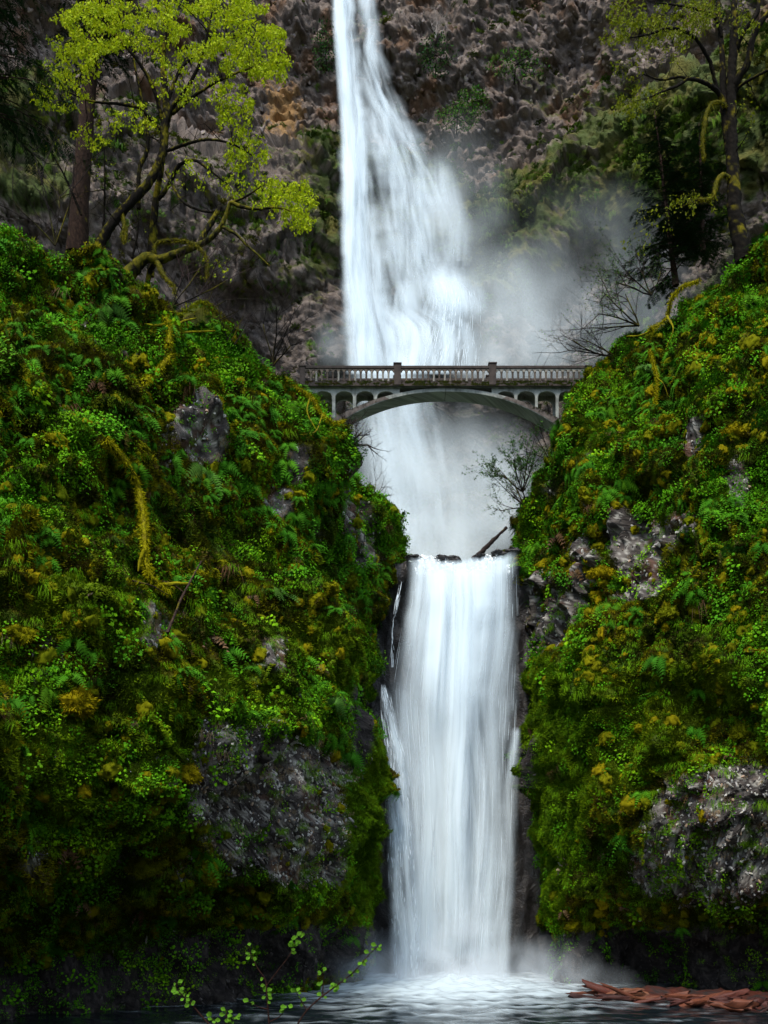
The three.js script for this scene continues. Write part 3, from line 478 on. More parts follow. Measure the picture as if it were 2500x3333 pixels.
  for (const [z0, z1] of [[-0.17, -0.03], [-W + 0.03, -W + 0.17]]) for (const half of [-1, 1]) {
    const s = new THREE.Shape(), list = openings.filter(([a]) => (a < 1451) === (half < 0)).map(([a, b]) => [X0(a), X0(b)]);
    const inner = half * X0(1451 + 150), outer = half < 0 ? X0(960) : X0(1945), bot = (x) => Math.max(exY(x) - 0.05, Y(1372));
    s.moveTo(inner, YR(1255.2)); s.lineTo(outer, YR(1255.2)); s.lineTo(outer, Y(1372));
    const ord = half < 0 ? list : [...list].reverse();
    for (const [a0, b0] of ord) {
      const a = half < 0 ? a0 : b0, b = half < 0 ? b0 : a0, top = Y(1272), rad = 0.36, dir = half < 0 ? 1 : -1, ya = bot(a), yb = bot(b);
      s.lineTo(a, ya);
      for (let k = 0; k <= 10; k++) { const t = k / 10 * Math.PI, x = (a + b) / 2 - dir * Math.cos(t) * Math.abs(b - a) / 2, y = top - rad + Math.sin(t) ** 0.8 * rad; if (y > Math.min(ya, yb) - 0.2) s.lineTo(x, Math.max(y, (k < 5 ? ya : yb))); }
      s.lineTo(b, yb);
    }
    s.lineTo(inner, bot(inner)); s.closePath();
    mesh('spandrel_wall', uvIn(new THREE.ExtrudeGeometry(s, { depth: z1 - z0 - 0.02, bevelEnabled: true, bevelThickness: 0.01, bevelSize: 0.006, bevelSegments: 1 }).translate(0, 0, z0 + 0.01)), pale, bridge);
  }
  // railings: posts, top rail, arched panels and a baluster between every two openings
  const panels = [[993, 1283], [1305, 1592], [1615, 1905]], posts = [[976, 993, 1190], [1283, 1305, 1181], [1592, 1615, 1180], [1905, 1926, 1190]];
  const pitch = (XR(1592) - XR(1305)) / 16, bw = 0.058;
  const lathe = new THREE.LatheGeometry([[0.001, 0], [0.07, 0], [0.07, 0.05], [0.055, 0.07], [bw, 0.12], [bw, 0.42], [0.055, 0.46], [0.07, 0.48], [0.07, 0.53], [0.001, 0.53]].map(([x, y]) => new THREE.Vector2(x, y)), 8).rotateY(Math.PI / 8);
  const r = rngOf(33), y0 = YR(1240), yt = YR(1199);
  for (const z of [OV - 0.1, -W - OV + 0.1]) {
    const rail = mesh('railing', box(XR(976), XR(1926), YR(1198), YR(1189.5), z - 0.10, z + 0.10), brown, bridge);
    for (const [a, b, top] of posts) { mesh('post', box(XR(a), XR(b), YR(1253), YR(top + 4), z - 0.14, z + 0.14), brown, rail); mesh('post_cap', box(XR(a) - 0.04, XR(b) + 0.04, YR(top + 4) + 0.002, YR(top), z - 0.18, z + 0.18), brown, rail); }
    for (const [a, b] of panels) {
      const s = new THREE.Shape(); s.moveTo(XR(a) - 0.02, YR(1198.5)); s.lineTo(XR(b) + 0.02, YR(1198.5)); s.lineTo(XR(b) + 0.02, YR(1208));
      const n = 16, p = (XR(b) - XR(a)) / n;
      for (let k = n - 1; k >= 0; k--) { const c = XR(a) + (k + 0.5) * p, hw = p / 2 - bw; s.lineTo(c + hw, YR(1208)); for (let q = 0; q <= 6; q++) { const t = q / 6 * Math.PI; s.lineTo(c + Math.cos(t) * hw, YR(1208) + Math.sin(t) * 0.11); } s.lineTo(c - hw, YR(1208)); }
      s.lineTo(XR(a) - 0.02, YR(1208)); s.closePath();
      mesh('arched_panel', uvIn(new THREE.ExtrudeGeometry(s, { depth: 0.09, bevelEnabled: true, bevelThickness: 0.008, bevelSize: 0.006, bevelSegments: 1 }).translate(0, 0, z - 0.045)), bal[a > 1600 ? 3 : 2], rail);
      for (let k = 1; k < n; k++) { const o = mesh('baluster', lathe, bal[Math.floor(r() * (a > 1600 ? 5 : 4.4))], rail); o.position.set(XR(a) + k * p, y0, z); }
    }
    if (z > 0) { const ms = new Soup(); for (let k = 0; k < 5200; k++) { const x = lerp(L0, L1, r()), a = 0.015 + r() * 0.035, t = r(), y = lerp(YR(1255), YR(1240), t), c = mix3(mix3(MOSSY, MOSS, r()), [0.11, 0.06, 0.02], sstep(0.2, 0.6, noise(x * 1.3, 5, t))); if (noise(x * 1.9, t * 2, 7) + noise(x * 6, t * 3, 2) * 0.5 < -0.02) continue; const zz = OV + 0.003; ms.tri(V(x - a, y, zz), V(x + a, y + (r() - 0.5) * a, zz), V(x + (r() - 0.5) * a, y + a, zz + 0.02 + r() * 0.03), c); }
      mesh('moss', ms.geo(), mossM, rail); }
  }
}

// ---------------------------------------------------------------- plants that cover the cliffs
const leafMat = new THREE.MeshPhysicalMaterial({ vertexColors: true, roughness: 0.8, specularIntensity: 0.12, side: THREE.DoubleSide });
const mossMat = new THREE.MeshPhysicalMaterial({ vertexColors: true, roughness: 1, specularIntensity: 0.05, side: THREE.DoubleSide });
const barkMat = new THREE.MeshPhysicalMaterial({ vertexColors: true, roughness: 0.95, specularIntensity: 0.15, map: grain, bumpMap: roughBump, bumpScale: 0.05 });
const treeLeafMat = new THREE.MeshPhysicalMaterial({ vertexColors: true, roughness: 0.95, specularIntensity: 0.2, transmission: 0.4, thickness: 0, side: THREE.DoubleSide });
// plants are modelled on a wall: y up the wall, z out of it
const vary = (r, lo = 0.7, hi = 1.3) => { const v = lerp(lo, hi, r()); return [v * lerp(0.9, 1.12, r()), v, v * lerp(0.8, 1.2, r())]; };
function leaf(s, p, dir, side, L, W, col, sides = 6) {            // rounded blade from p along dir
  const a = p.clone(), m = p.clone().addScaledVector(dir, L * 0.5), t = p.clone().addScaledVector(dir, L), up = V().crossVectors(side, dir).normalize(), fold = W * 0.25;
  const l = m.clone().addScaledVector(side, W).addScaledVector(up, fold), r = m.clone().addScaledVector(side, -W).addScaledVector(up, fold);
  if (sides < 5) { s.tri(a, l, t, col); s.tri(a, t, r, col); return; }
  const l2 = p.clone().addScaledVector(dir, L * 0.85).addScaledVector(side, W * 0.62).addScaledVector(up, fold * 0.5), r2 = p.clone().addScaledVector(dir, L * 0.85).addScaledVector(side, -W * 0.62).addScaledVector(up, fold * 0.5);
  s.tri(a, l, l2, col); s.tri(a, l2, t, col); s.tri(a, t, r2, col); s.tri(a, r2, r, col);
}
const rv = (r) => V(r() * 2 - 1, r() * 2 - 1, r() * 2 - 1);
function creeper(seed, n, rad, size) {                             // a patch of small round leaves held out from the rock
  const s = new Soup(), r = rngOf(seed);
  for (let k = 0; k < n; k++) {
    const a = r() * 6.283, q = rad * Math.sqrt(r()), p = V(Math.cos(a) * q, Math.sin(a) * q * 1.15, 0.03 + r() * 0.13), nrm = V((r() - 0.5) * 1.1, 0.55 + r() * 0.7, 1).normalize();
    const dir = rv(r); dir.addScaledVector(nrm, -dir.dot(nrm)).normalize(); const side = V().crossVectors(nrm, dir), L = size * (0.6 + r() * 0.8);
    leaf(s, p, dir, side, L * 2, L, vary(r, 0.6, 1.4));
  }
  return s.geo();
}
function fern(seed, fronds, L, pairs) {                            // arching fronds with rows of leaflets
  const s = new Soup(), r = rngOf(seed);
  for (let k = 0; k < fronds; k++) {
    const a = lerp(-0.35, Math.PI + 0.35, (k + 0.2 + r() * 0.6) / fronds) - (r() < 0.35 ? Math.PI * 0.9 * r() : 0), len = L * (0.6 + r() * 0.6), out = 0.35 + r() * 0.5, up = 0.35 + 0.35 * r(), col = vary(r, 0.65, 1.35), pts = [];
    for (let q = 0; q <= 6; q++) { const t = q / 6; pts.push(V(Math.cos(a) * len * t * 0.75, (Math.sin(a) * 0.5 + up) * len * t * 0.8 - len * t * t * (0.75 + up * 0.8), out * len * (t - 0.45 * t * t))); }
    const c = new THREE.CatmullRomCurve3(pts); s.tube(pts, (t) => lerp(0.007, 0.003, t) * L / 0.6, 3, [col[0] * 0.7, col[1] * 0.7, col[2] * 0.7]);
    for (let q = 1; q <= pairs; q++) {
      const t = q / (pairs + 0.4), p = c.getPoint(t), tan = c.getTangent(t), sd = V(0, 0, 1).cross(tan); if (sd.lengthSq() < 1e-4) sd.set(1, 0, 0); sd.normalize();
      const l = len * 0.23 * Math.sin(Math.PI * (0.12 + 0.88 * t)) ** 0.8 + 0.012, w = len / pairs * 0.42, d = V(0, -0.12, 0.0);
      for (const sg of [-1, 1]) { const tip = p.clone().addScaledVector(sd, sg * l).addScaledVector(tan, l * 0.35).add(d.clone().multiplyScalar(l)); s.tri(p.clone().addScaledVector(tan, -w), p.clone().addScaledVector(tan, w), tip, col); }
    }
  }
  return s.geo();
}
function tuft(seed, n, L, w, col0) {                               // hanging grass
  const s = new Soup(), r = rngOf(seed);
  for (let k = 0; k < n; k++) {
    const a = (r() - 0.5) * 2.2, l = L * (0.5 + r() * 0.8), b = V((r() - 0.5) * 0.42, (r() - 0.5) * 0.3, 0.01), m = V(b.x + Math.sin(a) * l * 0.35, b.y + l * 0.12, b.z + l * (0.25 + r() * 0.25)), e = V(b.x + Math.sin(a) * l * 0.6, b.y - l * (0.35 + r() * 0.6), b.z + l * (0.3 + r() * 0.3)), c = vary(r, 0.7, 1.35), x = V(w, 0, 0);
    s.tri(b.clone().sub(x), b.clone().add(x), m.clone().add(x), c); s.tri(b.clone().sub(x), m.clone().add(x), m.clone().sub(x), c); s.tri(m.clone().sub(x), m.clone().add(x), e, c);
  }
  return s.geo();
}
function cushion(seed, detail, fuzz) {                             // a swollen cushion of moss with a furry skin
  const s = new Soup(), r = rngOf(seed), g = new THREE.IcosahedronGeometry(1, detail), P = g.attributes.position, o = seed * 3.3;
  const push = (v) => { const q = 1 + 0.55 * noise(v.x * 1.6 + o, v.y * 1.6, v.z * 1.6) + 0.25 * noise(v.x * 4 + o, v.y * 4, v.z * 4) + 0.08 * noise(v.x * 11 + o, v.y * 11, v.z * 11); return V(v.x * q, v.y * q * 0.72 - (v.y < 0 ? 0.0 : 0), Math.max(-0.3, v.z) * q * 0.72); };
  for (let k = 0; k < P.count; k++) { const u = V(P.getX(k), P.getY(k), P.getZ(k)), q = push(u), h = 0.1, t1 = V(u.y, -u.x, 0.3).cross(u).normalize(), t2 = V().crossVectors(u, t1), e = [t1, t2].map((t) => push(u.clone().addScaledVector(t, h).normalize()).sub(push(u.clone().addScaledVector(t, -h).normalize()))), nn = e[0].cross(e[1]).normalize(); if (nn.dot(u) < 0) nn.negate(); const c = 1 + 0.3 * noise(u.x * 6 + o, u.y * 6, u.z * 6); s.i.push(s.v(q.x, q.y, q.z, nn.x, nn.y, nn.z, [c, c * (1 + 0.1 * noise(u.x * 3, u.y * 3 + o, u.z * 3)), c])); }
  for (let k = 0; k < fuzz; k++) { const d = rv(r); if (d.lengthSq() > 1 || d.z < -0.2) continue; d.normalize(); const p = push(d), t = V().crossVectors(d, rv(r)).normalize().multiplyScalar(0.045), h = d.clone().multiplyScalar(0.1 + r() * 0.13).add(V(0, -0.04, 0)); s.tri(p.clone().sub(t), p.clone().add(t), p.clone().add(h), vary(r, 0.85, 1.6)); }
  return s.geo();
}
function fur(seed, n, L) {
  const s = new Soup(), r = rngOf(seed);
  for (let k = 0; k < n; k++) { const p = V((r() - 0.5) * 0.5, (r() - 0.5) * 0.5, -0.02), l = L * (0.5 + r()), t = V(0.018 + r() * 0.016, (r() - 0.5) * 0.02, 0); s.tri(p.clone().sub(t), p.clone().add(t), V(p.x + (r() - 0.5) * l, p.y - l * (r() * 0.8 - 0.2), l * (0.4 + r() * 0.6)), vary(r, 0.7, 1.4)); }
  return s.geo();
}
function bushlet(seed, n, rad, L, W) {
  const s = new Soup(), r = rngOf(seed);
  for (let k = 0; k < n; k++) {
    const d = rv(r); if (d.lengthSq() > 1) { k--; continue; } const p = V(d.x * rad, d.y * rad * 0.85, (d.z * 0.5 + 0.5) * rad), nrm = V((r() - 0.5) * 1.4, 0.7 + r(), 0.7).normalize(), dir = rv(r); dir.addScaledVector(nrm, -dir.dot(nrm)).normalize();
    leaf(s, p, dir, V().crossVectors(nrm, dir), L * (0.6 + r() * 0.7), W * (0.6 + r() * 0.7), vary(r, 0.6, 1.4), 4);
  }
  for (let k = 0; k < 5; k++) { const e = rv(r).multiplyScalar(rad * 0.7); e.z = Math.abs(e.z) + rad * 0.3; s.tube([V(0, -rad * 0.3, 0), e.clone().multiplyScalar(0.5).add(V(0, 0.03, 0)), e], () => 0.006, 3, [0.5, 0.25, 0.2]); }
  return s.geo();
}
function chip(seed) { const g = new THREE.IcosahedronGeometry(1, 1), s = new Soup(), r = rngOf(seed), P = g.attributes.position, sq = V(0.7 + r() * 0.6, 0.7 + r() * 0.6, 0.6 + r() * 0.3), cut = [...Array(9)].map(() => [rv(r).normalize(), 0.42 + r() * 0.3]);
  const f = (k) => { const v = V(P.getX(k), P.getY(k), P.getZ(k)); for (const [n, d] of cut) { const q = v.dot(n) - d; if (q > 0) v.addScaledVector(n, -q); } return v.multiply(sq); };
  for (let k = 0; k < P.count; k += 3) s.tri(f(k), f(k + 1), f(k + 2), vary(r, 0.92, 1.08)); return s.geo(); }

function sampler(geo, seed, keep) {                                // even random points on the part of a surface that keep() allows
  const P = geo.attributes.position.array, N = geo.attributes.normal.array, I = geo.index.array, A = [], T = []; let sum = 0; const r = rngOf(seed);
  for (let k = 0; k < I.length; k += 3) {
    const a = I[k] * 3, b = I[k + 1] * 3, c = I[k + 2] * 3; if (!keep(P[a], P[a + 1], P[a + 2], N[a], N[a + 1], N[a + 2])) continue;
    const ux = P[b] - P[a], uy = P[b + 1] - P[a + 1], uz = P[b + 2] - P[a + 2], vx = P[c] - P[a], vy = P[c + 1] - P[a + 1], vz = P[c + 2] - P[a + 2];
    sum += Math.hypot(uy * vz - uz * vy, uz * vx - ux * vz, ux * vy - uy * vx) / 2; A.push(sum); T.push(k);
  }
  return { area: sum, r, next() {
    const q = r() * sum; let lo = 0, hi = A.length - 1; while (lo < hi) { const m = (lo + hi) >> 1; if (A[m] < q) lo = m + 1; else hi = m; }
    const k = T[lo], a = I[k] * 3, b = I[k + 1] * 3, c = I[k + 2] * 3; let u = r(), v = r(); if (u + v > 1) { u = 1 - u; v = 1 - v; } const w = 1 - u - v;
    return [V(P[a] * w + P[b] * u + P[c] * v, P[a + 1] * w + P[b + 1] * u + P[c + 1] * v, P[a + 2] * w + P[b + 2] * u + P[c + 2] * v), V(N[a] * w + N[b] * u + N[c] * v, N[a + 1] * w + N[b + 1] * u + N[c + 1] * v, N[a + 2] * w + N[b + 2] * u + N[c + 2] * v).normalize()];
  } };
}
const facing = (m) => (x, y, z, nx, ny, nz) => { const d = -z, px = MIDX + x / d * FOCAL, py = HORIZON - (y - EYE) / d * FOCAL; if (px < -330 || px > 2840 || py < -120 || py > 3420) return false; return -(nx * x + ny * (y - EYE) + nz * z) > -0.25 * Math.hypot(x, y - EYE, z); };
function stand(p, n, r, scale, spin = 0.5, out = 0) {              // matrix that sets a wall plant on a surface
  const z = n.clone().add(V(0, 0.12, 0)).normalize(), y = V(0, 1, 0).addScaledVector(z, -z.y); if (y.lengthSq() < 0.01) y.set(0, 0, -1).addScaledVector(z, z.z); y.normalize(); const x = V().crossVectors(y, z);
  const m = new THREE.Matrix4().makeBasis(x, y, z), q = new THREE.Matrix4().makeRotationZ((r() - 0.5) * 2 * spin); m.multiply(q).scale(typeof scale === 'number' ? V(scale, scale, scale) : scale); m.setPosition(p.x + n.x * out, p.y + n.y * out, p.z + n.z * out); return m;
}
class Scatter {
  constructor(name, label, geos, mat) { this.name = name; this.label = label; this.geos = geos; this.mat = mat; this.items = geos.map(() => []); }
  put(r, m, c) { this.items[Math.floor(r() * this.geos.length)].push([m, c]); }
  done(parent = scene) {
    this.geos.forEach((g, k) => { const L = this.items[k]; if (!L.length) return; const im = new THREE.InstancedMesh(g, this.mat, L.length); im.name = numbered(this.name); const col = new THREE.Color(); L.forEach(([m, c], i) => { im.setMatrixAt(i, m); im.setColorAt(i, col.setRGB(c[0], c[1], c[2])); }); im.castShadow = im.receiveShadow = true; parent.add(im); tag(im, this.label, null, null, 'stuff'); });
  }
}
const IVY = [0.075, 0.25, 0.004], IVYY = [0.16, 0.34, 0.004], FERN = [0.032, 0.13, 0.006], FERNY = [0.070, 0.19, 0.006], GRASS = [0.095, 0.22, 0.005], GOLD = [0.20, 0.15, 0.003], OLIVE = [0.135, 0.132, 0.003], BROWN = [0.10, 0.045, 0.022], TAN = [0.22, 0.16, 0.09];
const creepers = [creeper(101, 22, 0.24, 0.034), creeper(102, 15, 0.2, 0.042), creeper(103, 30, 0.3, 0.028)], fernGeos = [fern(111, 9, 0.62, 9), fern(112, 7, 0.7, 10), fern(113, 11, 0.55, 8)];
const lists = {
  ivy: new Scatter('leafy_creeper', 'small round bright green leaves creeping over the cliff faces', creepers, leafMat),
  fern: new Scatter('fern_cover', 'mass of small dark green ferns hanging on the cliff faces', fernGeos, leafMat),
  grass: new Scatter('grass_cover', 'thin yellow green grass hanging from the cliff faces', [tuft(121, 34, 0.3, 0.005), tuft(122, 28, 0.42, 0.005), tuft(123, 40, 0.24, 0.005)], leafMat),
  moss: new Scatter('moss_cover', 'olive and golden moss bulging over the cliff faces', [cushion(131, 2, 300), cushion(132, 2, 340), cushion(133, 2, 260)], mossMat),
  fur: new Scatter('moss_fur', 'short furry moss covering the cliff faces', [fur(141, 46, 0.085), fur(142, 40, 0.11)], mossMat),
  bush: new Scatter('low_undergrowth', 'low broad leaved undergrowth on the cliff slopes', [bushlet(151, 46, 0.32, 0.1, 0.034), bushlet(152, 60, 0.36, 0.085, 0.03)], leafMat),
  chip: new Scatter('rock_rubble', 'knobbly grey stones set in the bare rock patches', [chip(161), chip(162), chip(163), chip(164)], new THREE.MeshStandardMaterial({ vertexColors: true, roughness: 0.9 })),
  dead: new Scatter('dead_fronds', 'brown dead fern fronds and roots hanging on the cliff', [tuft(171, 16, 0.7, 0.008), fern(172, 6, 0.5, 6)], leafMat),
};
const big = { fern: [], moss: [], bush: [] };
for (const [geo, side, seed] of [[leftGeo, -1, 201], [rightGeo, 1, 202]]) {
  const S_ = sampler(geo, seed, facing()), r = S_.r, A = S_.area;
  const fields = (p) => ({ a: fbm(p.x * 0.3, p.y * 0.26, p.z * 0.3 + 1, 3), b: fbm(p.x * 0.4 + 9, p.y * 0.4, p.z * 0.4, 3), c: fbm(p.x * 0.5 + 19, p.y * 0.5, p.z * 0.5, 3), h: fbm(p.x * 0.22 + 5, p.y * 0.22, p.z * 0.22, 2), rock: bareRock(p.x, p.y, p.z), dark: inZones(bareZones, p.x, p.y), alg: inZones(algaeZones, p.x, p.y), sheet: inZones(sheetZones, p.x, p.y) });
  const upper = (p) => sstep(13, 20, p.y), each = (perM2, fn) => { for (let k = 0; k < perM2 * A; k++) { const [p, n] = S_.next(); fn(p, n, fields(p)); } };
  const sizeAt = (p) => 0.85 + 0.2 * noise(p.x * 0.8, p.y * 0.8, p.z * 0.8);
  each(48, (p, n, f) => { if (f.rock > 0.5 + r() * 0.5 || r() < f.dark * 1.6) return; const c = mix3(mix3(mix3(MOSS, OLIVE, sstep(-0.2, 0.15, f.b)), SOIL, r() < 0.26 ? 0.85 : 0), mix3(IVY, GRASS, r()), sstep(0.0, 0.35, f.a) * 0.5); lists.fur.put(r, stand(p, n, r, 0.5 + r() * 0.6, 3), f.alg > 0.4 ? mix3(c, ALGAE, 0.8) : f.sheet > 0.35 ? mix3(c, [0.10, 0.17, 0.004], 0.7) : c); });
  each(34, (p, n, f) => {
    const w = sstep(0.0, 0.2, f.a + (r() - 0.5) * 0.3) * (1 - f.rock * 0.75) * (1 - f.dark * 0.72) * (1 - f.alg * 0.85) * (1 - f.sheet * 0.7); if (r() > w + 0.03) return;
    const c = mix3(mix3(IVY, IVYY, sstep(-0.2, 0.35, f.h + (r() - 0.5) * 0.5)), FERN, r() < 0.25 ? 0.6 : 0.1); lists.ivy.put(r, stand(p, n, r, (0.4 + 1.3 * r() ** 4 + 0.3 * r()) * sizeAt(p), 3, 0.02), c);
  });
  each(8, (p, n, f) => {
    const low = 1 - upper(p), skirt = side < 0 ? Math.exp(-(((p.x + 2.3) / 2.4) ** 2) - ((p.y - 9) / 3) ** 2) : 0, w = sstep(0.06, 0.26, f.b + 0.1 * upper(p)) * (0.9 - 0.45 * low) + skirt * 0.9; if (r() > w * (1 - f.rock) * (1 - f.dark * 0.9) * (1 - f.alg) * (1 - f.sheet * 0.8)) return;
    const c = mix3(mix3(FERN, FERNY, r() * r()), IVY, 0.15), s = (0.32 + 0.85 * r() ** 2.5) * (skirt > 0.3 ? 0.8 : 1); lists.fern.put(r, stand(p, n, r, s, 0.4, 0.03), c);
  });
  each(7, (p, n, f) => { const low = 1 - upper(p), w = (0.06 + 0.4 * low) * sstep(-0.25, 0.2, -f.a + 0.1 * low) + f.rock * 0.12; if (r() > w * (1 - f.dark)) return; lists.grass.put(r, stand(p, n, r, 0.4 + r() * 0.6, 0.3), f.rock > 0.5 && r() < 0.4 ? TAN : mix3(GRASS, IVYY, r() * 0.6)); });
  each(8, (p, n, f) => { const w = sstep(-0.08, 0.26, f.c) * (0.55 + 0.5 * upper(p)) + (side > 0 && p.y > 12 ? 0.14 : 0.04); if (r() > w * (1 - f.rock * 0.8) * (1 - f.dark) * (1 - f.alg)) return; const s = (0.09 + r() * r() * 0.3); lists.moss.put(r, stand(p, n, r, V(s, s * (0.8 + r() * 0.6), s), 3, -0.02), mix3(mix3(OLIVE, GOLD, sstep(0.1, 0.9, r() + f.h)), MOSSG, r() * 0.5)); });
  each(1.5, (p, n, f) => { const w = sstep(0.05, 0.35, -f.b + 0.25 * upper(p)) * upper(p) + 0.05; if (r() > w * (1 - f.rock) * (1 - f.dark)) return; lists.bush.put(r, stand(p, n, r, 0.6 + r() * 0.8, 3, 0.05), mix3(FERN, IVY, r())); });
  each(80, (p, n, f) => { const z = inZones(rockZones, p.x, p.y); if (r() > f.rock * (z > 0.2 && p.y < 11 ? 1 : 0.3) + f.dark * 0.22) return; const s = 0.012 + r() ** 3 * 0.09, t = r(); const dk = f.dark > 0.4; lists.chip.put(r, new THREE.Matrix4().compose(p, new THREE.Quaternion().setFromEuler(new THREE.Euler(r() * 6, r() * 6, r() * 6)), V(s, s * (0.8 + r() * 0.7), s)), dk ? mix3(ROCKD, ROCK, r()) : t < 0.3 ? ROCKD : t < 0.5 ? ROCK : t < 0.9 ? ROCKL : [0.36, 0.26, 0.18]); });
  each(0.25, (p, n, f) => { if (f.dark > 0.3 || r() > 0.25 + f.c) return; lists.dead.put(r, stand(p, n, r, 0.5 + r() * 0.7, 0.25, 0.03), mix3(BROWN, TAN, r() * 0.35)); });
  // candidates for single plants that stand out
  for (let k = 0; k < 2600; k++) { const [p, n] = S_.next(), f = fields(p); if (f.dark > 0.3 || f.rock > 0.6 || f.sheet > 0.3 || f.alg > 0.3 || n.z < 0.25 || p.y < 4) continue; const t = f.b > 0.12 ? 'fern' : f.c > 0.12 ? 'moss' : p.y > 14 && f.b < -0.15 ? 'bush' : null; if (t) big[t].push([p, n, side]); }
}
for (const k in lists) lists[k].done();
// single plants one can pick out, kept apart from one another
{
  const r = rngOf(210), pick = (list, n, gap) => { const out = []; for (let k = list.length - 1; k > 0; k--) { const j = Math.floor(r() * (k + 1)); [list[k], list[j]] = [list[j], list[k]]; } for (const c of list) { if (out.length >= n) break; if (out.every(([p]) => p.distanceTo(c[0]) > gap)) out.push(c); } return out; };
  const single = (name, geos, mat, list, look, cat, size, cols) => { const mats = cols.map(([c]) => { const m = mat.clone(); m.color.setRGB(...c); return m; });
    for (const [p, n, side] of list) {
      const v = Math.floor(r() * mats.length), k = r(), o = mesh(name, geos[Math.floor(r() * geos.length)], mats[v]); stand(p, n, r, lerp(size[0], size[1], k), 0.3, 0.02).decompose(o.position, o.quaternion, o.scale);
      const w = side < 0 ? 'left' : 'right', px = MIDX + p.x / -p.z * FOCAL, off = side < 0 ? px : 2500 - px, inner = off > (side < 0 ? 800 : 520), mid = off > (side < 0 ? 400 : 260);
      const high = p.y > 31 ? `high on ${w} slope under the maple` : p.y > 25 ? `on ${w} slope level with the bridge` : p.y > 19 ? `on ${w} cliff just below the bridge` : p.y > 12 ? `on ${w} cliff beside the falls` : `low on ${w} cliff above pool`;
      tag(o, `${k > 0.6 ? 'large' : k > 0.3 ? 'medium' : 'small'} ${cols[v][1]} ${look} ${high}, ${inner ? 'near ravine' : mid ? 'midway out' : 'at picture edge'}`, cat, `${name.replace('_', ' ')} plants on the ${w} cliff`);
    } };
  single('fern', [fern(301, 13, 0.7, 12), fern(302, 11, 0.8, 13)], leafMat, pick(big.fern, 56, 1.5), 'fern', 'fern', [0.8, 1.35], [[FERN, 'dark green'], [FERNY, 'yellow green'], [[0.06, 0.15, 0.02], 'mid green']]);
  single('moss_cushion', [cushion(311, 3, 2600), cushion(312, 3, 2600), cushion(313, 3, 2200)], mossMat, pick(big.moss, 46, 1.4), 'moss cushion', 'moss', [0.22, 0.5], [[mix3(GOLD, OLIVE, 0.4), 'golden'], [OLIVE, 'olive'], [mix3(OLIVE, MOSS, 0.4), 'dull olive']]);
  single('leafy_shrub', [bushlet(321, 170, 0.5, 0.11, 0.036), bushlet(322, 200, 0.56, 0.1, 0.036)], leafMat, pick(big.bush, 26, 2.0), 'leafy shrub', 'shrub', [0.8, 1.4], [[IVY, 'bright green'], [FERNY, 'yellow green'], [[0.05, 0.15, 0.02], 'deep green']]);
}
// the far cliff carries shrubs and moss on its ledges
{
  const S_ = sampler(farGeo, 203, facing()), r = S_.r, green = new Scatter('ledge_plants', 'shrubs and moss growing on ledges of the cliff behind the upper waterfall', [bushlet(331, 60, 0.55, 0.2, 0.07), bushlet(332, 44, 0.5, 0.2, 0.08)], leafMat), hang = new Scatter('ledge_grass', 'grass and moss hanging on the cliff behind the upper waterfall', [tuft(333, 26, 0.8, 0.018), fur(334, 50, 0.2)], mossMat);
  const knob = new Scatter('cliff_stones', 'knobbly brown and grey stones of the cliff behind the upper waterfall', [chip(341), chip(342), chip(343), chip(344)], new THREE.MeshStandardMaterial({ vertexColors: true, roughness: 0.95 }));
  for (let k = 0; k < 60000; k++) { const [p] = S_.next(), q = MIDX + p.x / -p.z * FOCAL, hh = p.y + fbm((q - 1250) / 40 * 0.09, p.y * 0.04, 2.2, 3) * 9, z = sstep(67, 73, hh) * 0.16 + 0.02 + 0.1 * sstep(0.05, 0.3, noise(p.x * 0.22, p.y * 0.22, 3)); if (r() > z) continue; const s = (0.07 + r() * r() * 0.36) * (hh > 68 ? 1 : 0.65), c = farColour(p.x, p.y, p.z, [0, 0, 1]), v = lerp(0.75, 1.2, r()); p.z -= s * 0.45; knob.put(r, new THREE.Matrix4().compose(p, new THREE.Quaternion().setFromEuler(new THREE.Euler(r() * 6, r() * 6, r() * 6)), V(s, s * (0.8 + r() * 0.8), s)), c.map((x) => x * v)); }
  knob.done();
  for (let k = 0; k < 90000; k++) {
    const [p, n] = S_.next(), q = MIDX + p.x / -p.z * FOCAL, hh = p.y + fbm((q - 1250) / 40 * 0.09, p.y * 0.04, 2.2, 3) * 9, a = fbm(p.x * 0.16 + 3, p.y * 0.16, p.z * 0.16, 3);
    const led = sstep(54, 57, hh) * (1 - sstep(67, 71, hh)), w = (0.12 + led * 0.5 + sstep(0.1, 0.5, n.y) * 0.35 + (q > 1950 ? 0.2 : 0) - 0.3 * sstep(1050, 900, q) * sstep(100, 300, q)) * sstep(-0.15, 0.25, a) - (hh > 70 ? 0.08 : 0); if (r() > w) continue;
    const c = mix3(mix3([0.045, 0.10, 0.014], [0.085, 0.13, 0.014], r()), [0.11, 0.10, 0.014], sstep(0, 0.4, fbm(p.x * 0.3, p.y * 0.3, 7, 2)) * 0.8);
    const br = lerp(0.5, 1.7, r()); (r() < 0.3 ? green : hang).put(r, stand(p, n, r, 0.3 + r() * r() * 0.9, 0.5, 0.05), c.map((x) => x * br));
  }
  green.done(); hang.done();
}

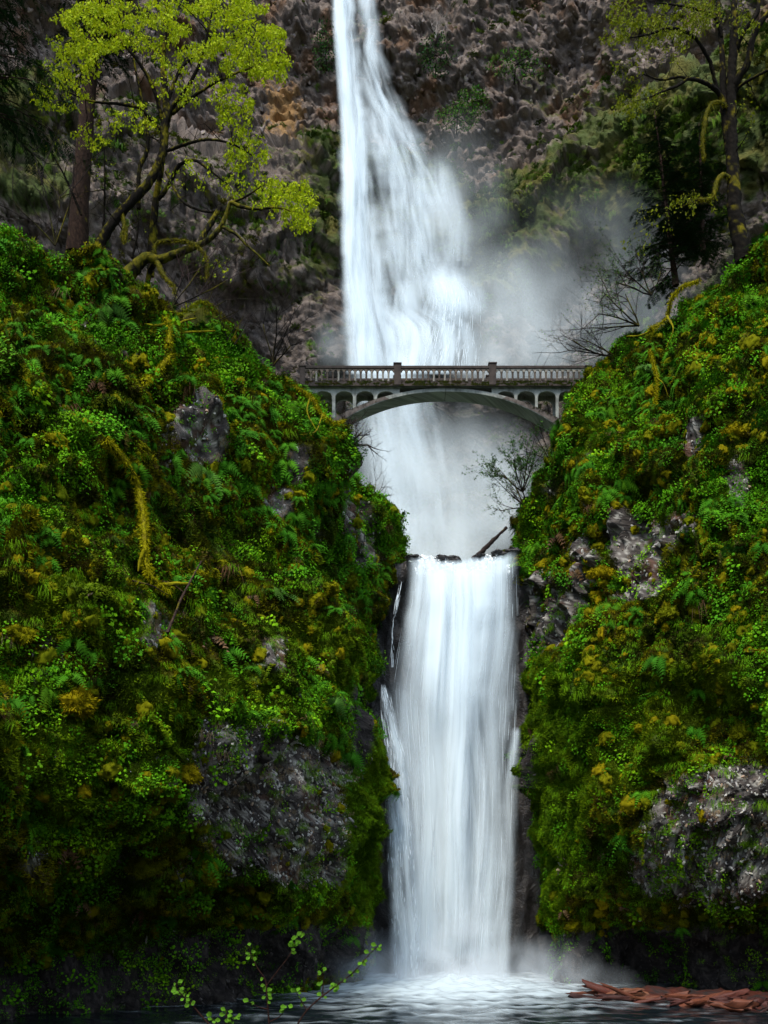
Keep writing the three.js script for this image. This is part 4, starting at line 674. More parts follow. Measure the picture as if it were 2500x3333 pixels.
// ---------------------------------------------------------------- trees
const BARK = [0.011, 0.0095, 0.008], BARKM = [0.085, 0.085, 0.010], BARKG = [0.17, 0.145, 0.010];
function barkColour(mossy, seed, a = BARK, m = BARKM) {
  const f = (x, y, z, ny) => { const n = fbm(x * 2.2 + seed, y * 2.2, z * 2.2, 3), h = noise(x * 11, y * 7, z * 11); const c = mix3(a, [a[0] * 1.9, a[1] * 1.8, a[2] * 1.7], sstep(-0.1, 0.4, h)); return mix3(c, mix3(m, BARKG, sstep(0, 0.4, h + n)), sstep(0.35, 0.6, mossy + n * 0.9 + 0.22 * ny + h * 0.3)); };
  f.bump = (p, nx, ny, nz) => 1 + 0.22 * noise(p.x * 2.5 + nx * 1.5, p.y * 2.5 + ny * 1.5, p.z * 2.5 + nz * 1.5 + seed) + 0.14 * noise(p.x * 9 + nx * 3, p.y * 9 + ny * 3, p.z * 9 + nz * 3); return f;
}
// limbs: [[px, py, radius px, depth offset], ...]; crowns: [px, py, rx, ry, tips, leaves per tip]
function broadTree(name, label, depth, trunkNames, limbs, crowns, opt) {
  const { seed, mossy = 0.35, leafCol, leafSize = 0.09, thick = 2.5, twigLen = 5, hang = 0.5, cat = 'tree', bark = BARK, moss = BARKM, bareTwigs = [], leafSpread = 0.16 } = opt, r = rngOf(seed);
  const b0 = limbs[0][0]; depth = Math.min(depth + 3, Math.max(depth - 3, surf(b0[0], b0[1]) + 0.35)); const K = depth / FOCAL, base = at(b0[0], b0[1], depth + (b0[3] || 0)), g = group(name, base, label, cat), rel = (px, py, dz = 0) => at(px, py, depth + dz).sub(base);
  const nodes = [], main = new Soup(), boughs = [];
  limbs.forEach((L, k) => {
    const pts = smoothPath(L.map(([x, y, , dz]) => rel(x, y, dz || 0)), 0.1), n = pts.length, rad = (t) => { const q = t * (L.length - 1), i = Math.min(L.length - 2, Math.floor(q)); return lerp(L[i][2], L[i + 1][2], q - i) * K; };
    for (let i = 1; i < n - 1; i++) { const w = Math.min(0.03, rad(i / n) * 0.3); pts[i].add(V((r() - 0.5) * w, (r() - 0.5) * w, (r() - 0.5) * w)); }
    const s = trunkNames[k] === 'trunk' ? main : new Soup(); s.tube(pts, rad, L[0][2] > 6 ? 14 : 8, barkColour(mossy + (L[0][4] || 0), seed, bark, moss)); if ((L[0][4] || 0) >= 0.4) for (let q = 0; q < n * 44; q++) { const p = pts[Math.floor(r() * n)].clone(), v = rv(r).normalize(), e = V().crossVectors(v, rv(r)).normalize().multiplyScalar(0.014), b = lerp(0.6, 1.2, r()); p.addScaledVector(v, L[0][2] * K * 0.8); s.tri(p.clone().sub(e), p.clone().add(e), p.clone().addScaledVector(v, 0.02 + 0.1 * r()).add(V(0, -0.13 * r() * r(), 0)), [0.16 * b, 0.15 * b, 0.005]); }
    if (s !== main) boughs.push([trunkNames[k] || 'limb', s]);
    pts.forEach((p, i) => { if (i > n * 0.3) nodes.push([p, rad(i / (n - 1))]); });
  });
  mesh('trunk', main.geo(), barkMat, g); for (const [nm, s] of boughs) mesh(nm, s.geo(), barkMat, g);
  const tw = new Soup(), lf = new Soup(), bc = barkColour(mossy * 0.6, seed + 3, bark, moss);
  const tips = [];
  for (const [px, py, rx, ry, n, leaves] of crowns) for (let k = 0; k < n * 1.5; k++) { let a, b; do { a = r() * 2 - 1; b = r() * 2 - 1; } while (a * a + b * b > 1 || noise(px * 0.01 + a * 3.2, py * 0.01 + b * 3.2, seed) < -0.04 + r() * 0.12); tips.push([rel(px + a * rx, py + b * ry, (r() - 0.5) * thick * 2 * Math.sqrt(1 - a * a * 0.7)), leaves]); }
  for (const [px, py, rx, ry, n] of bareTwigs) for (let k = 0; k < n; k++) tips.push([rel(px + (r() * 2 - 1) * rx, py + (r() * 2 - 1) * ry, (r() - 0.5) * thick * 2), 0]);
  tips.sort((p, q) => 0);
  for (const [t, leaves] of tips) {
    let best = null, bd = 1e9; for (const nd of nodes) { const d = nd[0].distanceTo(t) * (1 + 0.25 * Math.max(0, nd[0].y - t.y + 0.2)) + (r() * 0.3); if (d < bd && d > 0.12) { bd = d; best = nd; } }
    if (!best || best[0].distanceTo(t) > twigLen) continue;
    const a = best[0], d = a.distanceTo(t), m = a.clone().lerp(t, 0.5).add(V((r() - 0.5) * d * 0.25, d * 0.1 * (r() + 0.2), (r() - 0.5) * d * 0.25)), n = Math.max(3, Math.round(d / 0.3)), pts = []; const r0 = Math.min(best[1] * 0.6, 0.012 + d * 0.012);
    for (let i = 0; i <= n; i++) { const s = i / n, p = a.clone().multiplyScalar((1 - s) ** 2).addScaledVector(m, 2 * s * (1 - s)).addScaledVector(t, s * s); if (i && i < n) p.add(V((r() - 0.5) * 0.06, (r() - 0.5) * 0.06, (r() - 0.5) * 0.06)); pts.push(p); }
    tw.tube(pts, (s) => lerp(r0, 0.008, s), 4, bc); pts.forEach((p, i) => { if (i && i % 2 === 0) nodes.push([p, lerp(r0, 0.006, i / n)]); });
    for (let k = 0; k < leaves; k++) {
      const c = k < leaves * 0.75 ? t : pts[Math.max(1, n - 1 - Math.floor(r() * n * 0.5))], p = c.clone().add(V((r() - 0.5) * 2 * leafSpread, (r() - 0.6) * 1.4 * leafSpread, (r() - 0.5) * 2 * leafSpread)), dir = V((r() - 0.5) * 1.3, -hang - r() * 0.8 + 0.35, (r() - 0.5) * 1.3).normalize(), side = V().crossVectors(dir, rv(r)).normalize(), L = leafSize * (0.55 + r() * 0.8), v = vary(r, 0.72, 1.25);
      leaf(lf, p, dir, side, L, L * lerp(0.22, 0.42, r()), [leafCol[0] * v[0], leafCol[1] * v[1], leafCol[2] * v[2]], 4);
    }
  }
  mesh('twigs', tw.geo(), barkMat, g).userData.kind = 'stuff';
  if (lf.i.length) mesh('crown', lf.geo(), treeLeafMat, g).userData.kind = 'stuff';
  return g;
}
// maple on the left ridge
const LIME = [0.37, 0.46, 0.004];
broadTree('maple_tree', 'leaning mossy maple with fresh lime green leaves on the left ridge', 51.5, ['trunk', 'trunk', 'limb', 'limb', 'limb', 'limb', 'limb', 'limb', 'limb', 'limb', 'limb', 'limb'], [
  [[296, 930, 21, 0], [312, 850, 17, 0], [330, 785, 15, 0], [383, 705, 14, 0], [431, 652, 14, 0], [489, 589, 13, 0], [518, 531, 13, 0], [533, 483, 13, 0], [536, 420, 12, 0], [542, 363, 10, 0.2], [538, 300, 9, 0.3], [530, 200, 7, 0.4], [540, 60, 5, 0.5], [545, -90, 3, 0.5]],
  [[490, 900, 12, 1.2], [498, 763, 14, 1], [509, 637, 12, 0.8], [524, 560, 9, 0.5], [532, 500, 8, 0.2]],
  [[534, 450, 8, 0], [560, 355, 7, -0.4], [600, 300, 6, -0.7], [640, 230, 5, -0.9], [668, 140, 4, -1], [690, 40, 3, -1]],
  [[515, 650, 7, 0.9], [552, 600, 7, 0.6], [578, 545, 6, 0.2], [600, 528, 5, -0.2], [634, 522, 4, -0.5], [690, 560, 3, -0.6], [740, 600, 2, -0.6]],
  [[545, 490, 6, 0], [615, 466, 5, -0.5], [682, 454, 4, -0.9], [755, 469, 3, -1.1], [820, 505, 2, -1.2]],
  [[533, 432, 5, 0], [489, 387, 5, -0.3], [456, 353, 5, -0.5], [393, 339, 4, -0.6], [296, 329, 3, -0.7], [220, 300, 2, -0.8]],
  [[451, 680, 7, 0.6], [451, 599, 7, 0.5], [456, 541, 7, 0.5], [476, 500, 6, 0.6], [480, 420, 5, 0.8], [465, 340, 4, 1], [440, 220, 3, 1.1], [420, 90, 2, 1.2]],
  [[530, 400, 7, 0.2], [500, 290, 6, -0.2], [450, 200, 5, -0.5], [390, 130, 4, -0.7], [330, 60, 2, -0.8]],
  [[540, 340, 7, 0.3], [600, 210, 5, 0.9], [720, 130, 4, 1.2], [820, 100, 2, 1.3]],
  [[560, 370, 6, -0.3], [650, 300, 5, -0.8], [740, 250, 4, -1], [840, 215, 3, -1.1], [900, 205, 2, -1.1]],
  [[540, 560, 5, 0], [600, 660, 4, -0.5], [680, 690, 4, -0.7], [718, 684, 3, -0.8]],
  [[400, 690, 5, 0, 0.5], [404, 740, 5, -0.3, 0.5], [397, 762, 5, -0.4, 0.5], [405, 790, 4, -0.5, 0.5], [412, 742, 3, -0.4, 0.4]],
], [[540, 70, 330, 120, 330, 15], [280, 110, 120, 110, 90, 14], [240, 215, 90, 60, 46, 12], [190, 320, 100, 50, 34, 9], [430, 385, 90, 50, 34, 9], [800, 130, 125, 130, 150, 15], [880, 210, 75, 55, 56, 15], [760, 345, 65, 80, 60, 11], [800, 490, 70, 75, 60, 10], [300, 440, 60, 40, 22, 8], [620, 260, 130, 80, 60, 10], [800, 600, 90, 40, 30, 6], [600, 560, 110, 60, 24, 5]],
{ seed: 401, leafCol: LIME, leafSize: 0.15, mossy: 0.36, bareTwigs: [[620, 560, 170, 160, 150], [450, 560, 160, 140, 80], [540, 200, 300, 160, 120]], thick: 2.4 });
// low spreading mossy maple beside it
broadTree('maple_tree', 'low mossy maple forking right over the slope beside the leaning maple', 50.5, ['trunk', 'limb', 'limb', 'limb', 'limb', 'limb', 'limb'], [
  [[395, 925, 20, 0, 0.2], [430, 880, 22, 0, 0.2], [480, 838, 17, 0, 0.2], [512, 846, 14, 0, 0.2], [586, 821, 12, -0.2, 0.2], [648, 797, 11, -0.4, 0.2], [687, 775, 9, -0.6], [721, 734, 8, -0.8], [740, 690, 7, -0.9], [752, 660, 6, -1], [779, 671, 5, -1.1], [836, 681, 4, -1.2], [900, 676, 3, -1.3], [960, 690, 2, -1.3]],
  [[650, 797, 10, -0.4], [664, 766, 9, -0.3], [682, 734, 9, -0.2], [718, 674, 7, 0]],
  [[721, 736, 5, -0.8, 0.2], [769, 763, 5, -1, 0.1], [800, 795, 4, -1], [840, 830, 3, -1.1], [878, 866, 2, -1.1]],
  [[509, 845, 8, 0, 0.6], [528, 888, 7, -0.4, 0.6], [545, 912, 7, -0.5, 0.6], [566, 932, 5, -0.6, 0.6], [570, 960, 3, -0.6, 0.6]],
  [[500, 840, 6, 0, 0.4], [509, 794, 5, 0.1, 0.4], [566, 782, 5, -0.3, 0.4], [624, 792, 4, -0.7, 0.4], [663, 821, 4, -0.8, 0.4], [675, 855, 4, -0.9, 0.4], [673, 908, 4, -0.9, 0.4]],
  [[752, 660, 4, -1], [800, 640, 3, -1.2], [860, 600, 2, -1.3]],
  [[475, 965, 7, 0.5], [484, 900, 8, 0.5], [500, 860, 9, 0.4]],
], [[890, 640, 75, 65, 50, 12], [980, 665, 50, 80, 50, 13], [960, 720, 50, 40, 30, 8], [700, 880, 60, 50, 10, 3]],
{ seed: 402, leafCol: LIME, leafSize: 0.15, mossy: 0.45, bareTwigs: [[700, 860, 150, 100, 120], [800, 780, 110, 90, 60]], thick: 1.8 });
for (const [x0, y0, x1, y1, sd, lab] of [[330, 830, 340, 480, 1, 'thin bare sapling just right of the thick conifer trunk'], [430, 840, 452, 690, 2, 'thin dark sapling between the two mossy maples'], [265, 700, 160, 480, 3, 'thin bare sapling leaning left in front of the conifer trunk']])
  broadTree('sapling', lab, 53, ['trunk'], [[[x0, y0, 4, 0], [lerp(x0, x1, 0.5) + 6, lerp(y0, y1, 0.5), 3.4, 0], [x1, y1, 1.5, 0]]], [[x1, y1 + 30, 60, 70, 6, 3]], { seed: 410 + sd, leafCol: LIME, leafSize: 0.1, mossy: 0.15, bareTwigs: [[lerp(x0, x1, 0.6), lerp(y0, y1, 0.6), 90, 120, 44]], thick: 1.4 });
// maple on the right ridge
broadTree('maple_tree', 'tall dark double trunked maple with sparse yellow leaves on the right ridge', 48.5, ['trunk', 'trunk', 'limb', 'limb', 'limb', 'limb', 'limb', 'limb', 'limb', 'limb', 'limb'], [
  [[2420, 850, 26, 0], [2404, 760, 23, 0], [2392, 690, 21, 0], [2385, 543, 18, 0], [2381, 362, 15, 0], [2381, 253, 15, 0], [2388, 145, 13, 0], [2390, 0, 10, 0], [2392, -110, 8, 0]],
  [[2384, 590, 14, 0.1], [2366, 434, 12, 0.2], [2354, 325, 12, 0.2], [2352, 217, 10, 0.3], [2345, 108, 8, 0.4], [2338, 0, 7, 0.5], [2332, -110, 5, 0.5]],
  [[2388, 300, 11, 0], [2400, 262, 12, -0.2], [2435, 203, 11, -0.5], [2450, 127, 10, -0.7], [2479, 69, 9, -0.9], [2510, 30, 7, -1]],
  [[2398, 160, 8, 0], [2408, 130, 7, -0.2], [2432, 87, 7, -0.4], [2464, 43, 6, -0.5], [2472, -20, 5, -0.5]],
  [[2395, 300, 5, 0], [2406, 282, 5, -0.2], [2450, 255, 4, -0.6], [2510, 222, 4, -1]],
  [[2352, 330, 8, 0.2], [2335, 296, 7, 0], [2305, 275, 6, -0.3], [2244, 257, 5, -0.7], [2207, 278, 4, -0.9], [2153, 300, 3, -1.1], [2102, 322, 2, -1.2]],
  [[2244, 256, 4, -0.7], [2211, 250, 4, -0.8], [2153, 260, 3, -1], [2095, 242, 2, -1.1]],
  [[2345, 320, 7, 0.2], [2330, 275, 6, 0.1], [2316, 217, 6, -0.1], [2291, 163, 5, -0.4], [2262, 123, 5, -0.6], [2218, 98, 4, -0.8], [2171, 92, 4, -1], [2117, 110, 3, -1.1], [2052, 123, 2, -1.2]],
  [[2362, 345, 6, 0, 0.7], [2344, 334, 6, -0.2, 0.7], [2320, 336, 6, -0.3, 0.7], [2301, 365, 6, -0.4, 0.7], [2294, 405, 6, -0.5, 0.6], [2287, 452, 5, -0.5, 0.5], [2292, 514, 4, -0.5, 0.5]],
  [[2384, 582, 6, 0, 0.6], [2352, 570, 8, -0.3, 0.7], [2334, 590, 6, -0.4, 0.6], [2316, 644, 5, -0.6, 0.6], [2269, 652, 5, -0.7, 0.6]],
  [[2350, 120, 6, 0.3], [2330, 60, 5, 0.1], [2280, 35, 4, -0.3], [2220, 20, 3, -0.6], [2150, 10, 2, -0.8]],
], [[2040, 40, 65, 55, 34, 10], [2090, 95, 85, 45, 40, 9], [2210, 60, 110, 60, 70, 10], [2290, 45, 60, 50, 36, 9], [2000, 120, 45, 30, 18, 9], [2045, 340, 45, 40, 26, 9], [2115, 305, 60, 35, 20, 8], [2160, 140, 90, 60, 36, 7], [2420, 60, 60, 50, 18, 8], [2050, 215, 60, 45, 14, 6], [2260, 660, 90, 35, 22, 7], [2150, 700, 80, 60, 12, 5], [2060, 780, 60, 60, 6, 5], [2440, 330, 50, 90, 8, 4]],
{ seed: 403, leafCol: [0.16, 0.19, 0.004], leafSize: 0.13, mossy: 0.22, bareTwigs: [[2150, 180, 130, 130, 90], [2280, 130, 100, 120, 50]], thick: 1.8 });

// conifers: drooping boughs with flat sprays of needles
function conifer(name, label, bx, by, tx, ty, depth, r0, boughs, opt) {
  const { seed, needle = [0.012, 0.028, 0.010], start = 0.1, reach = 3, droop = 0.5, spray = 1, bark = [0.075, 0.048, 0.040], mossy = -0.05, tipR = 0.12 } = opt, r = rngOf(seed), base = at(bx, by, depth), top = at(tx, ty, depth).sub(base), g = group(name, base, label, 'tree');
  const s = new Soup(), line = (t) => top.clone().multiplyScalar(t); const pts = []; for (let k = 0; k <= 160; k++) { const t = k / 160; pts.push(line(t).add(V(noise(t * 3, seed, 1) * 0.12, 0, noise(t * 3, seed, 5) * 0.12))); }
  s.tube(pts, (t) => r0 * lerp(1.15 - 0.9 * Math.min(t, 0.1) * 1.5, tipR, t), 40, (() => { const f = barkColour(mossy, seed, bark); f.bump = (p, nx, ny, nz) => 1 + 0.1 * ridge(nx * 6 + seed, p.y * 0.5, nz * 6) + 0.06 * noise(nx * 14, p.y * 2.5, nz * 14); return f; })());
  mesh('trunk', s.geo(), barkMat, g);
  const w = new Soup(), n = new Soup();
  for (let k = 0; k < boughs; k++) {
    const t = lerp(start, 0.99, (k + r()) / boughs), a = r() * 6.283, L = reach * (1.05 - t * 0.8) * (0.6 + r() * 0.6), o = line(t), dir = V(Math.cos(a), 0, Math.sin(a)), q = [];
    for (let i = 0; i <= 6; i++) { const u = i / 6; q.push(o.clone().addScaledVector(dir, L * u).add(V((r() - 0.5) * 0.1, L * (0.12 * u - droop * u * u), (r() - 0.5) * 0.1))); }
    w.tube(q, (u) => lerp(0.012 + L * 0.009, 0.006, u), 4, [bark[0] * 0.5, bark[1] * 0.5, bark[2] * 0.5]);
    const c = new THREE.CatmullRomCurve3(q), m = Math.round(L * 9 * spray);
    for (let i = 0; i < m; i++) {
      const u = 0.15 + 0.85 * r(), p = c.getPoint(u), tan = c.getTangent(u), sd = V().crossVectors(tan, V(0, 1, 0)).normalize().multiplyScalar(r() < 0.5 ? -1 : 1), tl = L * 0.26 * (1.15 - u) + 0.12, e = p.clone().addScaledVector(sd, tl * 0.8).addScaledVector(tan, tl * 0.6).add(V(0, -tl * (0.25 + droop * 0.7 * r()), 0)), v = vary(r, 0.6, 1.5), col = [needle[0] * v[0], needle[1] * v[1], needle[2] * v[2]], ax = e.clone().sub(p);
      for (let j = 0; j < 7; j++) { const f = (j + r() * 0.6) / 7, b = p.clone().addScaledVector(ax, f), pr = V().crossVectors(ax, V(0, 1, 0)).normalize(), nl = 0.07 + 0.07 * r(); for (const sg of [-1, 1]) { const tip = b.clone().addScaledVector(pr, sg * nl).addScaledVector(ax, 0.16).add(V(0, -0.03 * r(), 0)), hw = ax.clone().multiplyScalar(0.05); n.tri(b.clone().sub(hw), b.clone().add(hw), tip, col); } }
    }
  }
  mesh('boughs', w.geo(), barkMat, g).userData.kind = 'stuff'; mesh('needles', n.geo(), leafMat, g).userData.kind = 'stuff'; return g;
}
conifer('conifer_tree', 'thick reddish conifer trunk rising behind the leaning maple', 250, 830, 345, -520, 55, 0.5, 90, { seed: 421, start: 0.44, reach: 4.2, droop: 0.55, spray: 1.1, tipR: 0.3, mossy: 0.06, bark: [0.034, 0.022, 0.018] });
conifer('conifer_tree', 'dark drooping conifer hanging in from the upper left corner', -70, 900, -50, -620, 46, 0.5, 110, { seed: 422, start: 0.34, reach: 5.6, droop: 0.5, spray: 0.6, needle: [0.016, 0.042, 0.014] });
conifer('young_conifer', 'young dark evergreen beside the right maple trunk', 2200, 930, 2130, 360, 50, 0.14, 120, { seed: 423, start: 0.06, reach: 2.6, droop: 0.25, spray: 1.5, needle: [0.016, 0.042, 0.014] });
conifer('young_conifer', 'smaller evergreen close behind the right maple trunk', 2290, 820, 2275, 400, 51, 0.12, 90, { seed: 424, start: 0.06, reach: 2.2, droop: 0.25, spray: 1.5, needle: [0.022, 0.055, 0.016] });

// ---------------------------------------------------------------- bare shrubs, mossy branches, driftwood, foreground sprigs
function bareShrub(label, px, py, d, dirs, opt) {                   // dirs: [dx px, dy px] of the main stems
  const { seed, bark = [0.055, 0.042, 0.038], leaves = 0, leafCol = IVYY, r0 = 0.03, name = 'bare_shrub', grp } = opt, r = rngOf(seed), base = at(px, py, d > 55 ? d : surf(px, py) + 0.15), g = group(name, base, label, 'shrub', grp), w = new Soup(), lf = new Soup(), K = d / FOCAL;
  const grow = (p, dir, L, rad, lev) => {
    const pts = [p]; let q = p.clone(), dd = dir.clone(); for (let k = 0; k < 4; k++) { dd.add(V((r() - 0.5) * 0.35, (r() - 0.4) * 0.25, (r() - 0.5) * 0.35)).normalize(); q = q.clone().addScaledVector(dd, L / 4); pts.push(q); }
    w.tube(pts, (t) => lerp(rad, rad * 0.45, t), lev > 1 ? 5 : 3, lev > 2 && bark[0] < 0.3 ? barkColour(0.3, seed) : bark);
    if (lev <= 0) { for (let k = 0; k < leaves; k++) { const c = pts[1 + Math.floor(r() * 4)], dl = rv(r).normalize(); leaf(lf, c.clone().add(rv(r).multiplyScalar(0.05)), dl, V().crossVectors(dl, rv(r)).normalize(), 0.05 + r() * 0.05, 0.02 + r() * 0.012, leafCol.map((x) => x * lerp(0.7, 1.3, r())), 4); } return; }
    const n = lev > 2 ? 4 : 3 + Math.floor(r() * 2); for (let k = 0; k < n; k++) { const b = pts[1 + Math.floor(r() * 4)]; grow(b.clone(), dd.clone().add(rv(r).multiplyScalar(0.85)).add(V(0, 0.1, 0)).normalize(), L * (0.5 + r() * 0.35), rad * 0.5, lev - 1); }
  };
  for (const [dx, dy] of dirs) { const v = V(dx * K, -dy * K, (r() - 0.5) * 0.5 * Math.hypot(dx, dy) * K), L = v.length(); grow(V(0, 0, 0), v.normalize(), L * 0.75, r0, 3); }
  mesh('stems', w.geo(), barkMat, g); if (leaves) mesh('leaves', lf.geo(), leafMat, g).userData.kind = 'stuff'; return g;
}
bareShrub('bare leafless shrub on the left ridge short of the bridge', 745, 1150, 52, [[-20, -150], [30, -130], [60, -100]], { seed: 431 });
bareShrub('dark bare shrub on the ridge left of the bridge railing', 890, 1190, 53, [[5, -170], [-30, -140], [40, -120], [60, -60]], { seed: 432, bark: [0.03, 0.026, 0.025], r0: 0.04 });
bareShrub('bare twiggy shrub below the leaning maples', 640, 1060, 50.5, [[60, -130], [-40, -100], [120, -90], [150, -30]], { seed: 433 });
bareShrub('reddish bare shrub among the maple trunks', 560, 1000, 51, [[40, -160], [120, -140], [170, -90]], { seed: 434, bark: [0.07, 0.045, 0.045] });
bareShrub('bare shrub leaning left below the conifer trunk', 180, 800, 52, [[-60, -200], [20, -190], [-120, -120], [80, -150]], { seed: 435, bark: [0.05, 0.038, 0.04] });
bareShrub('mossy little tree with bare twigs under the left end of the arch', 1135, 1445, 50.3, [[5, -60], [50, -40], [70, 0], [-10, -80]], { seed: 436, r0: 0.06, leaves: 0 });
bareShrub('bare twiggy shrub on the left rock edge above the lower falls', 1222, 1625, 49.2, [[30, -60], [50, -30], [-20, -90], [-25, -50]], { seed: 437, r0: 0.03 });
bareShrub('feathery shrub with green buds under the right end of the arch', 1715, 1650, 50, [[-90, -60], [-70, -130], [-20, -120], [-110, 10]], { seed: 438, leaves: 5, leafCol: [0.06, 0.12, 0.02], r0: 0.04 });
bareShrub('dark green bush on the rock right of the lip of the lower falls', 1700, 1600, 49.5, [[-40, -130], [10, -150], [-80, -70], [40, -120]], { seed: 439, leaves: 14, leafCol: [0.04, 0.10, 0.016], r0: 0.04 });
bareShrub('bare shrub reaching left over the right end of the railing', 2000, 1160, 51.5, [[-180, -60], [-150, -10], [-200, 20], [-120, -110]], { seed: 440, r0: 0.04 });
bareShrub('large bare shrub on the right slope above the railing', 2080, 1060, 51.5, [[-150, -110], [-170, -40], [-60, -170], [-200, 10]], { seed: 441, leaves: 2, leafCol: [0.08, 0.13, 0.02], r0: 0.045 });
bareShrub('low budding shrub on the right slope below the evergreens', 2120, 960, 51, [[-110, -100], [-30, -140], [60, -120], [-150, -30]], { seed: 442, leaves: 7, leafCol: [0.05, 0.10, 0.016], r0: 0.04 });
bareShrub('bare shrub hanging behind the arch over the far ravine', 1790, 1500, 57, [[-60, -110], [-20, -150], [-110, -60]], { seed: 443, r0: 0.03 });
bareShrub('pale dead branch hanging on the far cliff above the dark bush', 1418, 125, 83, [[-4, -110], [25, -100], [-25, -60]], { seed: 444, r0: 0.05, bark: [0.42, 0.38, 0.36], name: 'dead_branch' });
for (const [px, py, sx, sy, d, lab, seed] of [[1420, 180, 70, 70, 83, 'dark round bush on the far cliff right of the upper falls', 1], [1060, 150, 45, 90, 83.5, 'bush clinging just left of the upper falls', 2], [1540, 330, 60, 40, 82, 'green bush on the far ledge below the dark round bush', 3], [1680, 210, 110, 50, 80.5, 'bright green bush on the right ledge of the far cliff', 4], [1490, 380, 80, 40, 82, 'low green bush above the column ledge of the far cliff', 5]]) {
  const s = new Soup(), r = rngOf(450 + seed), base = at(px, py, d), K = d / FOCAL, g = group('cliff_bush', base, lab, 'bush'), col = seed < 3 ? [0.028, 0.07, 0.016] : [0.05, 0.12, 0.014];
  for (let k = 0; k < 1500; k++) { const v = rv(r); if (v.lengthSq() > 1) continue; if (noise(v.x * 2.2 + seed, v.y * 2.2, v.z * 2.2) < -0.15) continue; const dl = rv(r).normalize(); leaf(s, V(v.x * sx * K, v.y * sy * K, v.z * 1.2), dl, V().crossVectors(dl, rv(r)).normalize(), 0.16 + r() * 0.12, 0.06, col.map((x) => x * lerp(0.6, 1.4, r())), 4); }
  const t = new Soup(); for (let k = 0; k < 6; k++) { const e = rv(r); t.tube([V(0, -sy * K * 0.4, -1.4), V(0, 0, 0), V(e.x * sx * K * 0.8, e.y * sy * K * 0.8, e.z)], (u) => lerp(0.06, 0.02, u), 4, BARK); }
  mesh('stems', t.geo(), barkMat, g); mesh('foliage', s.geo(), leafMat, g).userData.kind = 'stuff';
}
function mossyBranch(label, lift, line0, r0, twigs, seed, col = [BARK, [0.27, 0.25, 0.004]], name = 'mossy_branch', cat = 'branch', cover = 0.75) {
  const onFace = (L) => { const dd = L.map(([x, y]) => Math.min(surf(x, y), surf(x - 22, y), surf(x + 22, y), surf(x, y - 22), surf(x, y + 22))); return L.map(([x, y, dz], k) => [x, y, (name === 'fallen_log' ? 51.5 : Math.min(dd[k], (dd[Math.max(0, k - 1)] + dd[k] + dd[Math.min(L.length - 1, k + 1)]) / 3)) - lift - 0.25 * Math.max(0, -(dz || 0))]); };
  const d = 0, line = onFace(line0); twigs = twigs.map(onFace); const r = rngOf(seed), base = at(line[0][0], line[0][1], line[0][2]), g = group(name, base, label, cat), s = new Soup(), P = line.map(([x, y, dz]) => at(x, y, d + (dz || 0)).sub(base)), pts = smoothPath(P, 0.12);
  const bc = barkColour(cover, seed, col[0], col[1]), bb = (p, nx, ny, nz) => 0.9 + 0.5 * noise(p.x * 2.2 + nx * 0.6, p.y * 2.2 + ny * 0.6, p.z * 2.2 + nz * 0.6 + seed) + 0.4 * noise(p.x * 7 + nx, p.y * 7 + ny, p.z * 7 + nz + seed); const f = (x, y, z, ny) => bc(x, y, z, ny); f.bump = bb;
  s.tube(pts, (t) => r0 * lerp(0.85, 0.4, t), 9, f); mesh('stem', s.geo(), barkMat, g);
  if (cover > 0.5) { const u = new Soup(); for (let k = 0; k < pts.length * 60; k++) { const p = pts[Math.floor(r() * pts.length)].clone(), n = rv(r).normalize(), t = V().crossVectors(n, rv(r)).normalize().multiplyScalar(0.014); p.addScaledVector(n, r0 * 0.8); const v = lerp(0.7, 1.3, r()); u.tri(p.clone().sub(t), p.clone().add(t), p.clone().addScaledVector(n, 0.13 * r() + 0.02).add(V(0, -0.15 * r() * r(), 0)), col[1].map((x) => x * v)); } mesh('moss', u.geo(), mossMat, g); }
  for (const tw of twigs) { const q = new Soup(); q.tube(smoothPath(tw.map(([x, y, dz]) => at(x, y, d + (dz || 0)).sub(base)), 0.15), (t) => r0 * lerp(0.55, 0.2, t), 6, f); mesh('side_branch', q.geo(), barkMat, g); }
  return g;
}
mossyBranch('long curved branch thick with yellow moss on the left cliff', 0.2, [[346, 1432, 1.2], [380, 1470, 0.5], [420, 1520, 0.3], [450, 1590, 0], [464, 1660, 0], [470, 1740, 0], [474, 1820, 0], [490, 1870, -0.2], [520, 1905, -0.4], [545, 1920, -0.3]], 0.15, [[[470, 1790, 0], [455, 1830, -0.2], [450, 1860, -0.2]], [[520, 1905, -0.4], [590, 1900, -0.3], [640, 1905, 0]]], 461);
mossyBranch('yellow mossy branch stub on the left ridge below the maples', 0.03, [[548, 1120, 0.4], [553, 1085, 0], [548, 1050, -0.2], [540, 1035, -0.2]], 0.14, [[[552, 1070, 0], [600, 1045, -0.3], [640, 1035, -0.4]], [[553, 1090, 0], [620, 1080, -0.4], [700, 1078, -0.6]], [[550, 1055, 0], [500, 1060, -0.2], [470, 1055, 0]]], 462);
mossyBranch('mossy golden branch lying down the left slope', 0.03, [[560, 1160, 0], [520, 1200, -0.2], [490, 1225, -0.2], [470, 1240, 0]], 0.13, [], 463);
mossyBranch('bent yellow mossy branch on the right slope below the maple', 0.03, [[2275, 915, 0.8], [2220, 935, 0.2], [2185, 975, -0.2], [2172, 1030, -0.3], [2140, 1060, -0.2], [2115, 1068, 0]], 0.12, [[[2172, 1030, -0.3], [2190, 1080, -0.4], [2170, 1130, -0.4]], [[2140, 1060, -0.2], [2090, 1090, -0.3], [2040, 1095, -0.3]]], 464);
